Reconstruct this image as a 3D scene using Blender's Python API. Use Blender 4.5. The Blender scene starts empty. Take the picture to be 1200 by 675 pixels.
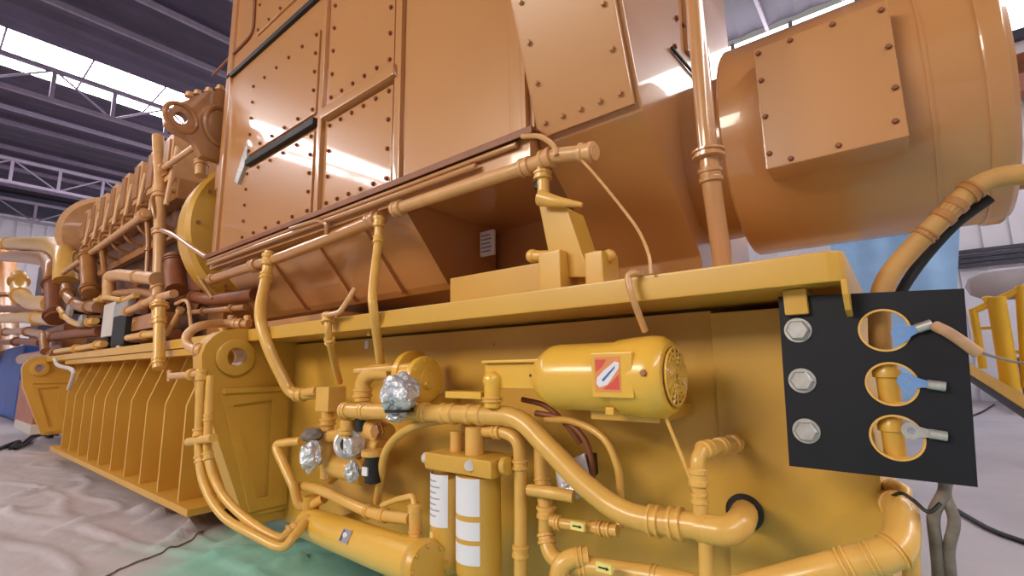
import bpy, bmesh, math, random
import numpy as np
from mathutils import Vector, Matrix, noise
random.seed(7)
S = bpy.context.scene
COL = S.collection
# ------------------------------------------------------------------ camera
F = 560.0                                   # focal length in pixels of the 1200 px wide frame
vl = Vector((-717, 104, F)).normalized()    # direction of the long axis of the machine
VU = (-717 * -60 + F * F) / 104.0
ez = Vector((-60, -VU, F)).normalized()
ex = -vl
ey = ez.cross(ex)
RC = Matrix((ex, ey, ez))                   # camera (right, down, forward) -> world
CP = Vector((0, 0, 1.25))
cam = bpy.data.objects.new('camera', bpy.data.cameras.new('camera'))
COL.objects.link(cam)
r_, d_, f_ = RC.col[0], RC.col[1], RC.col[2]
M = Matrix((( r_[0], -d_[0], -f_[0], CP[0]), (r_[1], -d_[1], -f_[1], CP[1]), (r_[2], -d_[2], -f_[2], CP[2]), (0, 0, 0, 1)))
cam.matrix_world = M
cam.data.sensor_width = 36.0
cam.data.lens = F / 1200 * 36
cam.data.clip_start = 0.02
S.camera = cam
# ------------------------------------------------------------------ light
S.view_settings.view_transform = 'Standard'
S.view_settings.look = 'None'
S.view_settings.gamma = 1.0
S.view_settings.use_curve_mapping = False
S.view_settings.exposure = -0.42
wd = bpy.data.worlds.new('world'); S.world = wd
wd.use_nodes = True
wd.node_tree.nodes['Background'].inputs[0].default_value = (1.0, 0.93, 0.88, 1)
wd.node_tree.nodes['Background'].inputs[1].default_value = 0.36
SKY_E = 24.0                                  # daylight coming through roof lights
WIN_E = 8.0                                  # daylight in the clerestory windows
def area_light(name, loc, target, size, energy, color):
    l = bpy.data.lights.new(name, 'AREA'); l.shape = 'RECTANGLE'; l.size, l.size_y = size
    l.energy = energy; l.color = color
    o = bpy.data.objects.new(name, l); COL.objects.link(o); o.location = loc
    o.rotation_euler = (Vector(target) - Vector(loc)).to_track_quat('-Z', 'Y').to_euler()
    return o
area_light('front_fill_light', (-5.8, -9.5, 6.5), (-2.0, 1.8, 1.2), (6.5, 2.7), 1500, (1.0, 0.9, 0.76))  # unseen fill added to brighten the front of the machine; no door here

# ------------------------------------------------------------------ picking points at real depths
def ray(px, py): return RC @ Vector((px - 600, py - 337.5, F))
def P(px, py, Y):
    d = ray(px, py); return CP + d * ((Y - CP[1]) / d[1])
def PX(px, py, X):
    d = ray(px, py); return CP + d * ((X - CP[0]) / d[0])
def PZ(px, py, Z):
    d = ray(px, py); return CP + d * ((Z - CP[2]) / d[2])
def depth(p): return (p - CP).dot(RC.col[2])
def rad(p, rpx): return rpx * depth(p) / F

# ------------------------------------------------------------------ materials
def lin(c):
    c = c / 255.0
    return c / 12.92 if c <= 0.04045 else ((c + 0.055) / 1.055) ** 2.4
def mat(name, rgb, rough=0.45, metal=0.0, coat=0.0, var=0.08, scale=4.0, bump=0.0, bscale=30.0, rgb2=None, emit=None, estr=0.0, spec=0.5):
    m = bpy.data.materials.new(name); m.use_nodes = True
    nt = m.node_tree; b = nt.nodes['Principled BSDF']
    c = [lin(v) for v in rgb]
    c2 = [lin(v) for v in rgb2] if rgb2 else [v * (1 - var) for v in c]
    tc = nt.nodes.new('ShaderNodeTexCoord')
    n = nt.nodes.new('ShaderNodeTexNoise'); n.inputs['Scale'].default_value = scale; n.inputs['Detail'].default_value = 5
    nt.links.new(tc.outputs['Object'], n.inputs['Vector'])
    r = nt.nodes.new('ShaderNodeValToRGB')
    r.color_ramp.elements[0].position = 0.35; r.color_ramp.elements[1].position = 0.65
    r.color_ramp.elements[0].color = (*c2, 1); r.color_ramp.elements[1].color = (*c, 1)
    nt.links.new(n.outputs['Fac'], r.inputs['Fac'])
    nt.links.new(r.outputs['Color'], b.inputs['Base Color'])
    b.inputs['Roughness'].default_value = rough; b.inputs['Metallic'].default_value = metal
    b.inputs['Coat Weight'].default_value = coat; b.inputs['Coat Roughness'].default_value = 0.06
    b.inputs['Specular IOR Level'].default_value = spec
    if bump:
        n2 = nt.nodes.new('ShaderNodeTexNoise'); n2.inputs['Scale'].default_value = bscale; n2.inputs['Detail'].default_value = 3
        nt.links.new(tc.outputs['Object'], n2.inputs['Vector'])
        bp = nt.nodes.new('ShaderNodeBump'); bp.inputs['Strength'].default_value = bump; bp.inputs['Distance'].default_value = 0.02
        nt.links.new(n2.outputs['Fac'], bp.inputs['Height']); nt.links.new(bp.outputs['Normal'], b.inputs['Normal'])
    if emit:
        b.inputs['Emission Color'].default_value = (*[lin(v) for v in emit], 1); b.inputs['Emission Strength'].default_value = estr
    return m
YEL = mat('yellow_paint', (208, 158, 62), 0.38, coat=0.15, var=0.07, scale=2.5, bump=0.05, bscale=6)
ORA = mat('amber_gloss_paint', (190, 134, 82), 0.3, coat=0.9, var=0.05, scale=1.5)
ENG = mat('engine_paint', (172, 116, 64), 0.38, coat=0.25, var=0.2, scale=6)
PIP = mat('pipe_paint', (224, 172, 86), 0.36, coat=0.25, var=0.1, scale=9)
PNK = mat('pale_hose_paint', (210, 158, 104), 0.4, coat=0.15, var=0.12, scale=9)
HOS = mat('amber_hose_cover', (190, 142, 80), 0.5, var=0.15, scale=14)
DKB = mat('shaded_engine_paint', (112, 72, 54), 0.5, var=0.3, scale=5)  # crankcase brown, with the shade on the engine side put into the colour
BRN = mat('brown_rust_paint', (140, 80, 48), 0.5, var=0.25, scale=8)
MOT = mat('motor_yellow_paint', (228, 176, 66), 0.32, coat=0.4, var=0.04)
BLK = mat('black_plate_coating', (26, 26, 34), 0.5, var=0.2, scale=5, spec=0.3)
RUB = mat('black_rubber', (22, 20, 22), 0.55, var=0.2)
STL = mat('galvanised_steel', (196, 192, 190), 0.38, metal=0.6, var=0.2, scale=40)
FOI = mat('crumpled_foil', (226, 226, 236), 0.3, metal=0.55, var=0.25, scale=25, bump=0.9, bscale=40)
WHT = mat('white_paper', (226, 222, 232), 0.55, var=0.05)
GRYL = mat('grey_ink', (150, 142, 160), 0.6)
ORL = mat('orange_label', (222, 140, 82), 0.5)
REDL = mat('red_label', (214, 76, 62), 0.5)
BLUL = mat('blue_label', (72, 96, 170), 0.5)
YLL = mat('pale_yellow_label', (240, 222, 130), 0.5)
BLT = mat('blue_terminal_lacquer', (120, 160, 220), 0.35, metal=0.3)
COR = mat('grey_cord', (128, 116, 108), 0.75, var=0.3, scale=30)
TAN = mat('tan_tape', (186, 146, 112), 0.6, var=0.25, scale=25)
BLU = mat('blue_tarp_cloth', (165, 210, 255), 0.5, var=0.15, scale=1.6, bump=0.8, bscale=4)
DBL = mat('dark_blue_tarp_cloth', (36, 84, 170), 0.5, var=0.3, scale=2, bump=0.8, bscale=5)
RYL = mat('railing_yellow', (232, 182, 44), 0.42, var=0.1)
RED = mat('pinkish_primer', (178, 112, 92), 0.55, var=0.2, scale=6)
GRT = mat('grey_tank_paint', (176, 168, 172), 0.5, var=0.15, scale=2)
WBX = mat('pale_grey_box', (206, 196, 190), 0.45)
ROOF = mat('roof_sheet', (70, 60, 82), 0.6, var=0.35, scale=0.6)
TRS = mat('truss_steel', (150, 138, 160), 0.55, var=0.15)
WALL = mat('white_wall_sheet', (230, 226, 234), 0.6, var=0.08, scale=0.5)
DRK = mat('dark_louvre', (70, 70, 86), 0.5, var=0.2)
SKYL = mat('roof_light_sheet', (240, 240, 250), 0.5, emit=(255, 250, 252), estr=SKY_E)
WINL = mat('window_daylight', (240, 240, 250), 0.3, emit=(255, 252, 250), estr=WIN_E)
FLR = mat('concrete_floor', (182, 172, 174), 0.42, rgb2=(158, 150, 154), scale=0.7, bump=0.08, bscale=2)

def sheet_mat():
    m = mat('ground_sheet_cloth', (184, 174, 180), 0.5, rgb2=(140, 196, 182), scale=0.9, bump=0.35, bscale=5)
    nt = m.node_tree
    rmp = [n for n in nt.nodes if n.type == 'VALTORGB'][0]; nz = [n for n in nt.nodes if n.type == 'TEX_NOISE' and abs(n.inputs['Scale'].default_value - 0.9) < 1e-4][0]
    tc = [n for n in nt.nodes if n.type == 'TEX_COORD'][0]
    sp = nt.nodes.new('ShaderNodeSeparateXYZ'); nt.links.new(tc.outputs['Object'], sp.inputs[0])
    ma = nt.nodes.new('ShaderNodeMath'); ma.operation = 'MULTIPLY_ADD'
    nt.links.new(sp.outputs['X'], ma.inputs[0]); ma.inputs[1].default_value = -0.28; ma.inputs[2].default_value = 0.0
    mb = nt.nodes.new('ShaderNodeMath'); mb.operation = 'ADD'
    nt.links.new(nz.outputs['Fac'], mb.inputs[0]); nt.links.new(ma.outputs[0], mb.inputs[1])
    nt.links.new(mb.outputs[0], rmp.inputs['Fac'])
    return m
SHT = sheet_mat()

# ------------------------------------------------------------------ mesh helpers (all in world coordinates)
WO = {}
def link(bm, name, m, parent=None, origin=None, sharp=38, recalc=True):
    if recalc: bmesh.ops.recalc_face_normals(bm, faces=bm.faces[:])
    co = [v.co for v in bm.verts]
    lo = Vector([min(c[i] for c in co) for i in range(3)]); hi = Vector([max(c[i] for c in co) for i in range(3)])
    o0 = Vector(origin) if origin is not None else (Vector(((lo[0] + hi[0]) / 2, (lo[1] + hi[1]) / 2, lo[2])) if parent is None else (lo + hi) / 2)
    bmesh.ops.translate(bm, verts=bm.verts[:], vec=-o0)
    me = bpy.data.meshes.new(name); bm.to_mesh(me); bm.free()
    me.shade_smooth(); me.set_sharp_from_angle(angle=math.radians(sharp))
    me.materials.append(m)
    o = bpy.data.objects.new(name, me); COL.objects.link(o)
    if len(me.vertices) < 4000:
        w_ = o.modifiers.new('weighted_normal', 'WEIGHTED_NORMAL'); w_.keep_sharp = True
    WO[o.name] = o0
    if parent is not None:
        o.parent = parent; o.location = o0 - WO[parent.name]
    else: o.location = o0
    return o
def thing(name, label, cat, loc, group=None):
    o = bpy.data.objects.new(name, None); COL.objects.link(o); o.location = loc; WO[o.name] = Vector(loc)
    o.empty_display_size = 0.1
    return tag(o, label, cat, group)
def tag(o, label, cat, group=None, kind=None):
    o['label'] = label; o['category'] = cat
    if group: o['group'] = group
    if kind: o['kind'] = kind
    return o
def struct(o, label=None, cat=None):
    o['kind'] = 'structure'
    if label: o['label'] = label
    if cat: o['category'] = cat
    return o
def dup(o, loc, parent=None):                     # copy of an object and its parts
    c = o.copy(); COL.objects.link(c)
    if parent is not None: c.parent = parent; c.location = Vector(loc) - WO[parent.name]
    else: c.location = loc
    WO[c.name] = Vector(loc)
    for ch in list(o.children):
        k = ch.copy(); COL.objects.link(k); k.parent = c; WO[k.name] = Vector(loc) + k.location
        for g in ch.children:
            q = g.copy(); COL.objects.link(q); q.parent = k
    return c
def B(): return bmesh.new()
def box(bm, x0, x1, y0, y1, z0, z1, bev=0.0):
    vs = [bm.verts.new((x, y, z)) for x in (x0, x1) for y in (y0, y1) for z in (z0, z1)]
    fs = [bm.faces.new([vs[i] for i in q]) for q in ((0, 1, 3, 2), (4, 6, 7, 5), (0, 4, 5, 1), (2, 3, 7, 6), (0, 2, 6, 4), (1, 5, 7, 3))]
    if bev: bmesh.ops.bevel(bm, geom=list({e for f in fs for e in f.edges}), offset=bev, segments=2, affect='EDGES', profile=0.6)
    return bm
def prism(bm, pts, vec, bev=0.0):
    a = [bm.verts.new(p) for p in pts]; b = [bm.verts.new(Vector(p) + Vector(vec)) for p in pts]
    n = len(pts); fs = [bm.faces.new(a), bm.faces.new(b[::-1])]
    fs += [bm.faces.new([a[i], a[(i + 1) % n], b[(i + 1) % n], b[i]]) for i in range(n)]
    if bev:
        bmesh.ops.recalc_face_normals(bm, faces=fs)
        bmesh.ops.bevel(bm, geom=list({e for f in fs for e in f.edges}), offset=bev, segments=2, affect='EDGES', profile=0.6)
    return bm
def holed(bm, outer, holes, vec):
    """flat plate with round holes: outer and holes are loops of 3D points"""
    edges = []
    for lp in [outer] + holes:
        vs = [bm.verts.new(p) for p in lp]
        edges += [bm.edges.new((vs[i], vs[(i + 1) % len(vs)])) for i in range(len(vs))]
    g = bmesh.ops.triangle_fill(bm, edges=edges, use_beauty=True)
    fs = [f for f in g['geom'] if isinstance(f, bmesh.types.BMFace)]
    ex_ = bmesh.ops.extrude_face_region(bm, geom=fs)
    bmesh.ops.translate(bm, verts=[v for v in ex_['geom'] if isinstance(v, bmesh.types.BMVert)], vec=vec)
    return bm
def frame(ax):
    ax = Vector(ax).normalized()
    u = ax.cross(Vector((0, 0, 1)) if abs(ax.z) < 0.9 else Vector((1, 0, 0))).normalized()
    return ax, u, ax.cross(u)
def lathe(bm, p, ax, prof, seg=28):
    """prof: list of (distance along axis, radius)"""
    ax, u, v = frame(ax); p = Vector(p); rings = []
    for t, r in prof:
        if r < 1e-6: rings.append([bm.verts.new(p + ax * t)])
        else: rings.append([bm.verts.new(p + ax * t + (u * math.cos(2 * math.pi * k / seg) + v * math.sin(2 * math.pi * k / seg)) * r) for k in range(seg)])
    for a, b in zip(rings, rings[1:]):
        for k in range(seg):
            j = (k + 1) % seg
            if len(a) == 1 and len(b) == 1: continue
            if len(a) == 1: bm.faces.new((a[0], b[j], b[k]))
            elif len(b) == 1: bm.faces.new((a[k], a[j], b[0]))
            else: bm.faces.new((a[k], a[j], b[j], b[k]))
    for rg in (rings[0], rings[-1]):
        if len(rg) > 2: bm.faces.new(rg)
    return bm
def cyl(bm, p0, p1, r, seg=24, bev=None):
    p0 = Vector(p0); p1 = Vector(p1); L = (p1 - p0).length; b = min(r, L) * 0.12 if bev is None else bev
    return lathe(bm, p0, p1 - p0, [(0, r - b), (b, r), (L - b, r), (L, r - b)] if b else [(0, r), (L, r)], seg)
def path(pts, mode, fil):
    pts = [Vector(p) for p in pts]
    if len(pts) == 2: return [pts[0].lerp(pts[1], t / 4) for t in range(5)]
    out = []
    if mode == 'spline':
        q = [2 * pts[0] - pts[1]] + pts + [2 * pts[-1] - pts[-2]]
        for i in range(1, len(q) - 2):
            for s in range(10):
                t = s / 10
                out.append(0.5 * ((2 * q[i]) + (q[i + 1] - q[i - 1]) * t + (2 * q[i - 1] - 5 * q[i] + 4 * q[i + 1] - q[i + 2]) * t * t + (3 * q[i] - q[i - 1] - 3 * q[i + 1] + q[i + 2]) * t ** 3))
        out.append(pts[-1]); return out
    out = [pts[0]]
    for i in range(1, len(pts) - 1):
        a, b, c = pts[i - 1], pts[i], pts[i + 1]
        d = min(fil, (b - a).length * 0.48, (c - b).length * 0.48)
        p = b + (a - b).normalized() * d; q = b + (c - b).normalized() * d
        for s in range(8):
            t = s / 7; out.append((1 - t) ** 2 * p + 2 * t * (1 - t) * b + t * t * q)
    out.append(pts[-1]); return out
def sweep(bm, pth, r, seg=14):
    n = len(pth); rings = []; u = None
    for i, p in enumerate(pth):
        t = (pth[min(i + 1, n - 1)] - pth[max(i - 1, 0)]).normalized()
        if u is None: _, u, _ = frame(t)
        else: u = (u - t * u.dot(t)).normalized()
        v = t.cross(u)
        rr = r(i / (n - 1)) if callable(r) else r
        rings.append([bm.verts.new(p + (u * math.cos(2 * math.pi * k / seg) + v * math.sin(2 * math.pi * k / seg)) * rr) for k in range(seg)])
    for a, b in zip(rings, rings[1:]):
        for k in range(seg): bm.faces.new((a[k], a[(k + 1) % seg], b[(k + 1) % seg], b[k]))
    bm.faces.new(rings[0]); bm.faces.new(rings[-1][::-1])
    return bm
def along(pth, s):
    ls = [(b - a).length for a, b in zip(pth, pth[1:])]; T = sum(ls) * min(max(s, 0), 1)
    for (a, b), l in zip(zip(pth, pth[1:]), ls):
        if T <= l or l == ls[-1] and b is pth[-1]: return a.lerp(b, min(1, T / max(l, 1e-9))), (b - a).normalized()
        T -= l
    return pth[-1], (pth[-1] - pth[-2]).normalized()
def nut(parent, p, ax, r, L, name='collar', m=None, hexa=False):
    """a union fitting: hex or ribbed collar around a pipe"""
    bm = B(); p = Vector(p) - Vector(ax).normalized() * L / 2
    if hexa: lathe(bm, p, ax, [(0, r * .92), (L * .1, r), (L * .9, r), (L, r * .92)], 6)
    else: lathe(bm, p, ax, [(0, r * .86), (L * .06, r), (L * .3, r), (L * .36, r * .88), (L * .62, r * .88), (L * .68, r), (L * .94, r), (L, r * .86)], 22)
    return link(bm, name, m or PIP, parent)
def pts_of(pts): return [P(*p) if not isinstance(p, Vector) else p for p in pts]
def pipe(name, label, cat, pts, rpx, m=None, mode='fillet', fil=None, fit=(), ends=(), group=None, r=None, fm=None, seg=14, parent=None):
    """a pipe or hose through picked points; fit = positions (0..1) of union collars; ends = flanged ends"""
    q = pts_of(pts)
    if r is None: r = rad(sum(q, Vector()) / len(q), rpx)
    pth = path(q, mode, fil if fil is not None else r * 3)
    o = link(sweep(B(), pth, r, seg), name, m or PIP, parent)
    if parent is None: tag(o, label, cat, group)
    for s in fit:
        k = 1.28; L = 3.0
        if isinstance(s, tuple): s, k, L = s
        p, t = along(pth, s); nut(o, p, t, r * k, r * L, 'collar', fm or m or PIP)
    return o
def hexbolt(parent, p, nrm, r, h=None, m=None, name='bolt'):
    h = h or r * 0.9
    bm = B(); lathe(bm, p, nrm, [(0, r * 1.35), (h * .25, r * 1.35), (h * .25, r), (h * .9, r), (h, r * .85)], 6)
    return link(bm, name, m or YEL, parent, origin=p)
def row(parent, proto, pts):
    for p in pts: dup(proto, p, parent)
def lump(bm, c, rx, ry, rz, amp=0.15, fr=3.0, sub=3, seed=0):
    g = bmesh.ops.create_icosphere(bm, subdivisions=sub, radius=1.0)
    for v in g['verts']:
        n = v.co.copy(); k = 1 + amp * (noise.noise(n * fr + Vector((seed, 0, 0))) + 0.5 * abs(noise.noise(n * fr * 2.3 + Vector((0, seed, 0)))))
        v.co = Vector(c) + Vector((n.x * rx * k, n.y * ry * k, n.z * rz * k))
    return bm
def circ(c, u, v, r, n=28): return [Vector(c) + (Vector(u) * math.cos(2 * math.pi * k / n) + Vector(v) * math.sin(2 * math.pi * k / n)) * r for k in range(n)]
def rrect(x0, x1, z0, z1, r, n=5):
    out = []
    for cx, cz, a in ((x1 - r, z1 - r, 0), (x0 + r, z1 - r, 90), (x0 + r, z0 + r, 180), (x1 - r, z0 + r, 270)):
        out += [(cx + r * math.cos(math.radians(a + 90 * k / n)), cz + r * math.sin(math.radians(a + 90 * k / n))) for k in range(n + 1)]
    return out
XV, YV, ZV = Vector((1, 0, 0)), Vector((0, 1, 0)), Vector((0, 0, 1))

# ================================================================== HALL
struct(link(box(B(), -50, 26, -18, 20, -0.3, 0), 'floor', FLR, origin=(0, 0, 0)))
strips = [(-28.9, -25.5), (14.0, 17.3)]
def corr(bm, x0, x1, y0, y1, z, amp=0.06, step=0.5):          # ribbed roof sheet, ribs along Y
    n = max(2, int((x1 - x0) / step)); prev = None
    for i in range(n + 1):
        x = x0 + (x1 - x0) * i / n; zz = z + (amp if i % 2 else 0)
        a, b = bm.verts.new((x, y0, zz)), bm.verts.new((x, y1, zz))
        if prev: bm.faces.new((prev[0], a, b, prev[1]))
        prev = (a, b)
    return bm
xs = [-50] + [v for s in strips for v in s] + [26]
bm = B()
for i in range(0, len(xs), 2): corr(bm, xs[i], xs[i + 1], -18, 20, 14.5)
struct(link(bm, 'ceiling', ROOF, sharp=10))
for k, (a, b) in enumerate(strips):
    w = struct(link(box(B(), a, b, -18, 18, 14.52, 14.6), 'window_%d' % (k + 1), SKYL))
    bm = B()
    for j in range(14): box(bm, a, b, -17.2 + 2.6 * j - .04, -17.2 + 2.6 * j + .04, 14.46, 14.5)
    link(bm, 'glazing_bar', TRS, w)
# far long wall with clerestory windows
bm = B()
def wall_ribs(bm, x0, x1, z0, z1, Y):
    box(bm, x0, x1, Y, Y + .2, z0, z1)
    x = x0 + .4
    while x < x1 - .1: box(bm, x, x + .09, Y - .05, Y, z0, z1); x += 0.62
wall_ribs(bm, -50, 26, 0, 11.0, 20)
struct(link(bm, 'wall_back', WALL, sharp=20))
w = struct(link(box(B(), -50, 26, 20.02, 20.12, 11.0, 14.3), 'window_4', WINL))
bm = B(); x = -48.0
while x < 26: box(bm, x, x + .14, 19.9, 20.02, 11.0, 14.3); x += 2.1
link(bm, 'mullion', TRS, w)
struct(link(box(B(), -50, 26, 19.7, 19.92, 10.7, 11.0), 'trim_1', DRK))
zb = P(1170, 299, 19.8)[2]
bm = B()
for k in range(4): box(bm, -50, 26, 19.78, 19.9, zb - .28 + .15 * k, zb - .18 + .15 * k)
struct(link(bm, 'trim_2', DRK))
# end wall far along the machine
bm = B(); box(bm, -50.3, -50, -18, 20, 0, 14.4)
y = -17.5
while y < 20: box(bm, -50, -49.93, y, y + .1, 0, 14.4); y += .8
struct(link(bm, 'wall_left', WALL, sharp=20))
struct(link(box(B(), -49.9, -49.4, -18, 20, 12.9, 14.4), 'trim_3', DRK))
# steel crane rail and bracing beam on the wall at the far right
bz = P(1188, 92, 19.2)
struct(link(box(B(), bz[0] - 1.2, 26, 18.9, 19.6, bz[2] - .55, bz[2] + .45, .03), 'trim_4', RED))
# trusses along the roof lights
def truss(X, z0, z1, label):
    t = thing('roof_truss', label, 'truss', (X, 1, z0), 'roof trusses')
    for nm, z, w_ in (('top_chord', z1, .09), ('bottom_chord', z0, .09)):
        link(box(B(), X - w_, X + w_, -17.5, 19.5, z - w_, z + w_, .02), nm, TRS, t)
    ys = [-17 + 1.95 * k for k in range(19)]
    for k, y in enumerate(ys):
        link(box(B(), X - .07, X + .07, y - .07, y + .07, z0 + .09, z1 - .09), 'post', TRS, t)
        if k < 18:
            a, b = (Vector((X, y, z0)), Vector((X, y + 1.95, z1))) if k % 2 else (Vector((X, y, z1)), Vector((X, y + 1.95, z0)))
            link(cyl(B(), a, b, .045, 8), 'diagonal', TRS, t)
truss(-25.6, 12.2, 13.5, 'pale steel roof truss crossing just below the bright roof light')
truss(-37.0, 11.7, 13.0, 'steel roof truss deeper in the hall, second behind the roof light')
truss(-45.0, 11.5, 12.8, 'farthest steel roof truss, close to the white end wall')
bm = B()
for X in (-33, -35, -39, -41, -43, -47, -22, -19.5, -17, -14.5, -5, -2.5, 0, 2.5):
    box(bm, X - .06, X + .06, -17.8, 19.8, 14.2, 14.42)
struct(link(bm, 'trim_5', TRS))

# ================================================================== GROUND SHEET
FOLD = [(PZ(*a, .0), PZ(*b, .0), h, w) for a, b, h, w in (((150, 603), (192, 597), .07, .05), ((168, 613), (214, 597), .09, .05), ((192, 641), (256, 607), .09, .06), ((-5, 588), (62, 574), .05, .06), ((-5, 603), (40, 596), .05, .05),
        ((262, 641), (335, 622), .08, .06), ((45, 577), (112, 566), .05, .05), ((215, 668), (300, 640), .05, .06), ((60, 625), (130, 606), .04, .06), ((300, 668), (390, 652), .06, .05), ((110, 645), (150, 636), .04, .05), ((1085, 640), (1130, 668), .04, .05))]
def sheet_h(x, y):
    p = Vector((x * .55 + y * .5, y * 1.7 - x * .35, 0))
    h = .012 * abs(noise.noise(p * 1.6)) + .008 * abs(noise.noise(p * 4.5)) + .02 * max(0, .12 - abs(noise.noise(p * 1.1 + Vector((5, 3, 0))))) / .12
    for a, b, hh, w in FOLD:
        d = Vector((b.x - a.x, b.y - a.y)); q = Vector((x - a.x, y - a.y)); t = q.dot(d) / d.dot(d)
        if -.2 < t < 1.2:
            k = abs(q.x * d.y - q.y * d.x) / d.length + .03 * noise.noise(Vector((x * 3, y * 3, 1)))
            h += hh * 1.25 * math.exp(-(k / (w * .6)) ** 2) * max(0, 1 - abs(t - .5) / .7)
    return .006 + h
bm = B(); nx, ny = 300, 100; vs = []
for i in range(nx + 1):
    rowv = []
    for j in range(ny + 1):
        x = -14 + 15.4 * i / nx; y = -0.6 + 3.9 * j / ny
        h = sheet_h(x, y)
        x += .12 * noise.noise(Vector((y * 1.5, 2, i * .0))) if i in (0, nx) else 0
        y += .1 * noise.noise(Vector((x * 1.2, 7, 0))) if j in (0, ny) else 0
        rowv.append(bm.verts.new((x, y, h)))
    vs.append(rowv)
for i in range(nx):
    for j in range(ny): bm.faces.new((vs[i][j], vs[i + 1][j], vs[i + 1][j + 1], vs[i][j + 1]))
tag(link(bm, 'ground_sheet', SHT, origin=(-4.0, 1.3, 0), sharp=80), 'wrinkled grey to teal cloth sheet spread on the floor along the machine', 'sheet')

# ================================================================== BASE FRAME
YW = 1.85
base = thing('base_frame', 'long yellow steel base frame with ribbed side carrying the whole machine', 'base frame', (-5.5, 2.6, 0.17))
ZF0, ZF1 = 1.44, 1.54
link(box(B(), -11.3, -0.52, YW, YW + .05, .17, ZF0), 'side_wall', YEL, base)
link(box(B(), -0.52, -0.075, YW - .02, 3.35, .10, ZF0 - .01, .006), 'end_box', YEL, base)
link(box(B(), -11.3, -0.53, 3.3, 3.35, .17, ZF0), 'side_wall', YEL, base)
# top flange with rounded end corner
bm = B(); prof = [(-11.4, 1.5), (-.11, 1.5), (-.085, 1.51), (-.075, 1.54), (-.075, 3.45), (-11.4, 3.45)]
prism(bm, [(x, y, ZF0 + .015) for x, y in prof], (0, 0, ZF1 - ZF0 - .015), .008)
link(bm, 'top_flange', YEL, base)
bm = B(); prism(bm, [(-.09, y, z) for y, z in ((1.505, 1.46), (1.505, 1.42), (1.53, 1.38), (1.6, 1.36), (YW - .03, 1.3), (YW - .03, 1.46))], (.014, 0, 0), .002)
link(bm, 'flange_lip', YEL, base)
bm = B(); p = P(933, 332, 1.62); box(bm, p[0] - .03, p[0] + .03, 1.56, YW, 1.38, ZF0 + .014, .006)
link(bm, 'flange_bracket', YEL, base)
# gussets
G = [(78, 473), (87, 471), (98, 470), (110, 469), (123, 469), (136, 470), (153, 471), (171, 472), (194, 474), (219, 477)]
x0 = P(78, 473, 1.5)[0]; x1 = P(219, 477, 1.5)[0]
for k in range(10):
    X = x0 + (x1 - x0) * k / 9.0
    pr = [(YW + .02, ZF0), (1.66, ZF0), (1.5, .97), (1.5, .22), (YW + .02, .22)]
    link(prism(B(), [(X - .034, y, z) for y, z in pr], (.034, 0, 0), .003), 'gusset', YEL, base)
bm = B(); prism(bm, [(x0 - .5, y, z) for y, z in ((1.46, .17), (1.46, .225), (YW, .225), (YW, .17))], (x1 - x0 + .82, 0, 0), .005)
link(bm, 'bottom_rail', YEL, base)
# under-flange shelf strip above the gussets
link(box(B(), x0 - .6, x1 + .25, 1.52, 1.66, ZF0 - .05, ZF0 + .01, .004), 'flange_strip', YEL, base)
# lifting lugs (transverse plates with an eye)
def lug(X, th, rp=0):
    pr = [(YW + .02, .26), (1.56, .26)] + [(1.26, 1.06)] + [(1.42 - .2 * math.cos(a) , 1.34 + .2 * math.sin(a)) for a in [math.radians(v) for v in (-15, 5, 25, 45, 65, 90)]] + [(1.62, 1.55), (YW + .02, 1.55)]
    hole = [Vector((X - th, 1.425 + .062 * math.cos(2 * math.pi * k / 28), 1.345 + .062 * math.sin(2 * math.pi * k / 28))) for k in range(28)]
    bm = B(); holed(bm, [Vector((X - th, y, z)) for y, z in pr], [hole], (th, 0, 0))
    L = link(bm, 'lifting_lug', YEL, base, sharp=30)
    bm = B(); ro, ri = .125, .064                       # welded eye ring
    lathe(bm, (X - .005, 1.425, 1.345), XV, [(0, ri), (0, ro - .01), (.012, ro), (.035, ro), (.042, ro - .01), (.042, ri), (0, ri)], 36)
    bm.faces.ensure_lookup_table()
    for f in [f for f in bm.faces if len(f.verts) > 8]: bm.faces.remove(f)
    link(bm, 'eye_ring', YEL, L)
    bm = B()                                           # raised picture-frame below the eye
    o_ = [Vector((X - .004, y, z)) for y, z in ((1.345, 1.10), (1.80, 1.14), (1.84, .3), (1.585, .3))]
    i_ = [Vector((X - .004, y, z)) for y, z in ((1.43, 1.02), (1.69, 1.04), (1.70, .38), (1.63, .38))]
    holed(bm, o_, [i_], (.03, 0, 0)); link(bm, 'stiffener_frame', YEL, L)
    bm = B(); box(bm, X - .03, X + .05, 1.36, 1.83, 1.1, 1.135, .006); link(bm, 'shelf_bar', YEL, L)
    return L
lug(-3.58, .16)
lug(-11.15, .16)
# plain bulkhead between near lug and ribs, floor plates
link(box(B(), -3.74, -3.60, 1.6, YW, .19, .28, .006), 'foot_plate', YEL, base)
for px in ((410, 392),):
    p = P(px[0] + 20, px[1] + 12, YW - .004); link(box(B(), p[0] - .02, p[0] + .02, YW - .008, YW, p[2] - .025, p[2] + .025), 'label_plate', WHT, base)
hexbolt(base, P(578, 404, YW), -YV, .009)
hexbolt(base, P(433, 397, YW - .2) * 0 + Vector((P(433, 390, 1.56)[0], 1.56, ZF0 + .016)), -ZV, .014, .03)
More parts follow.
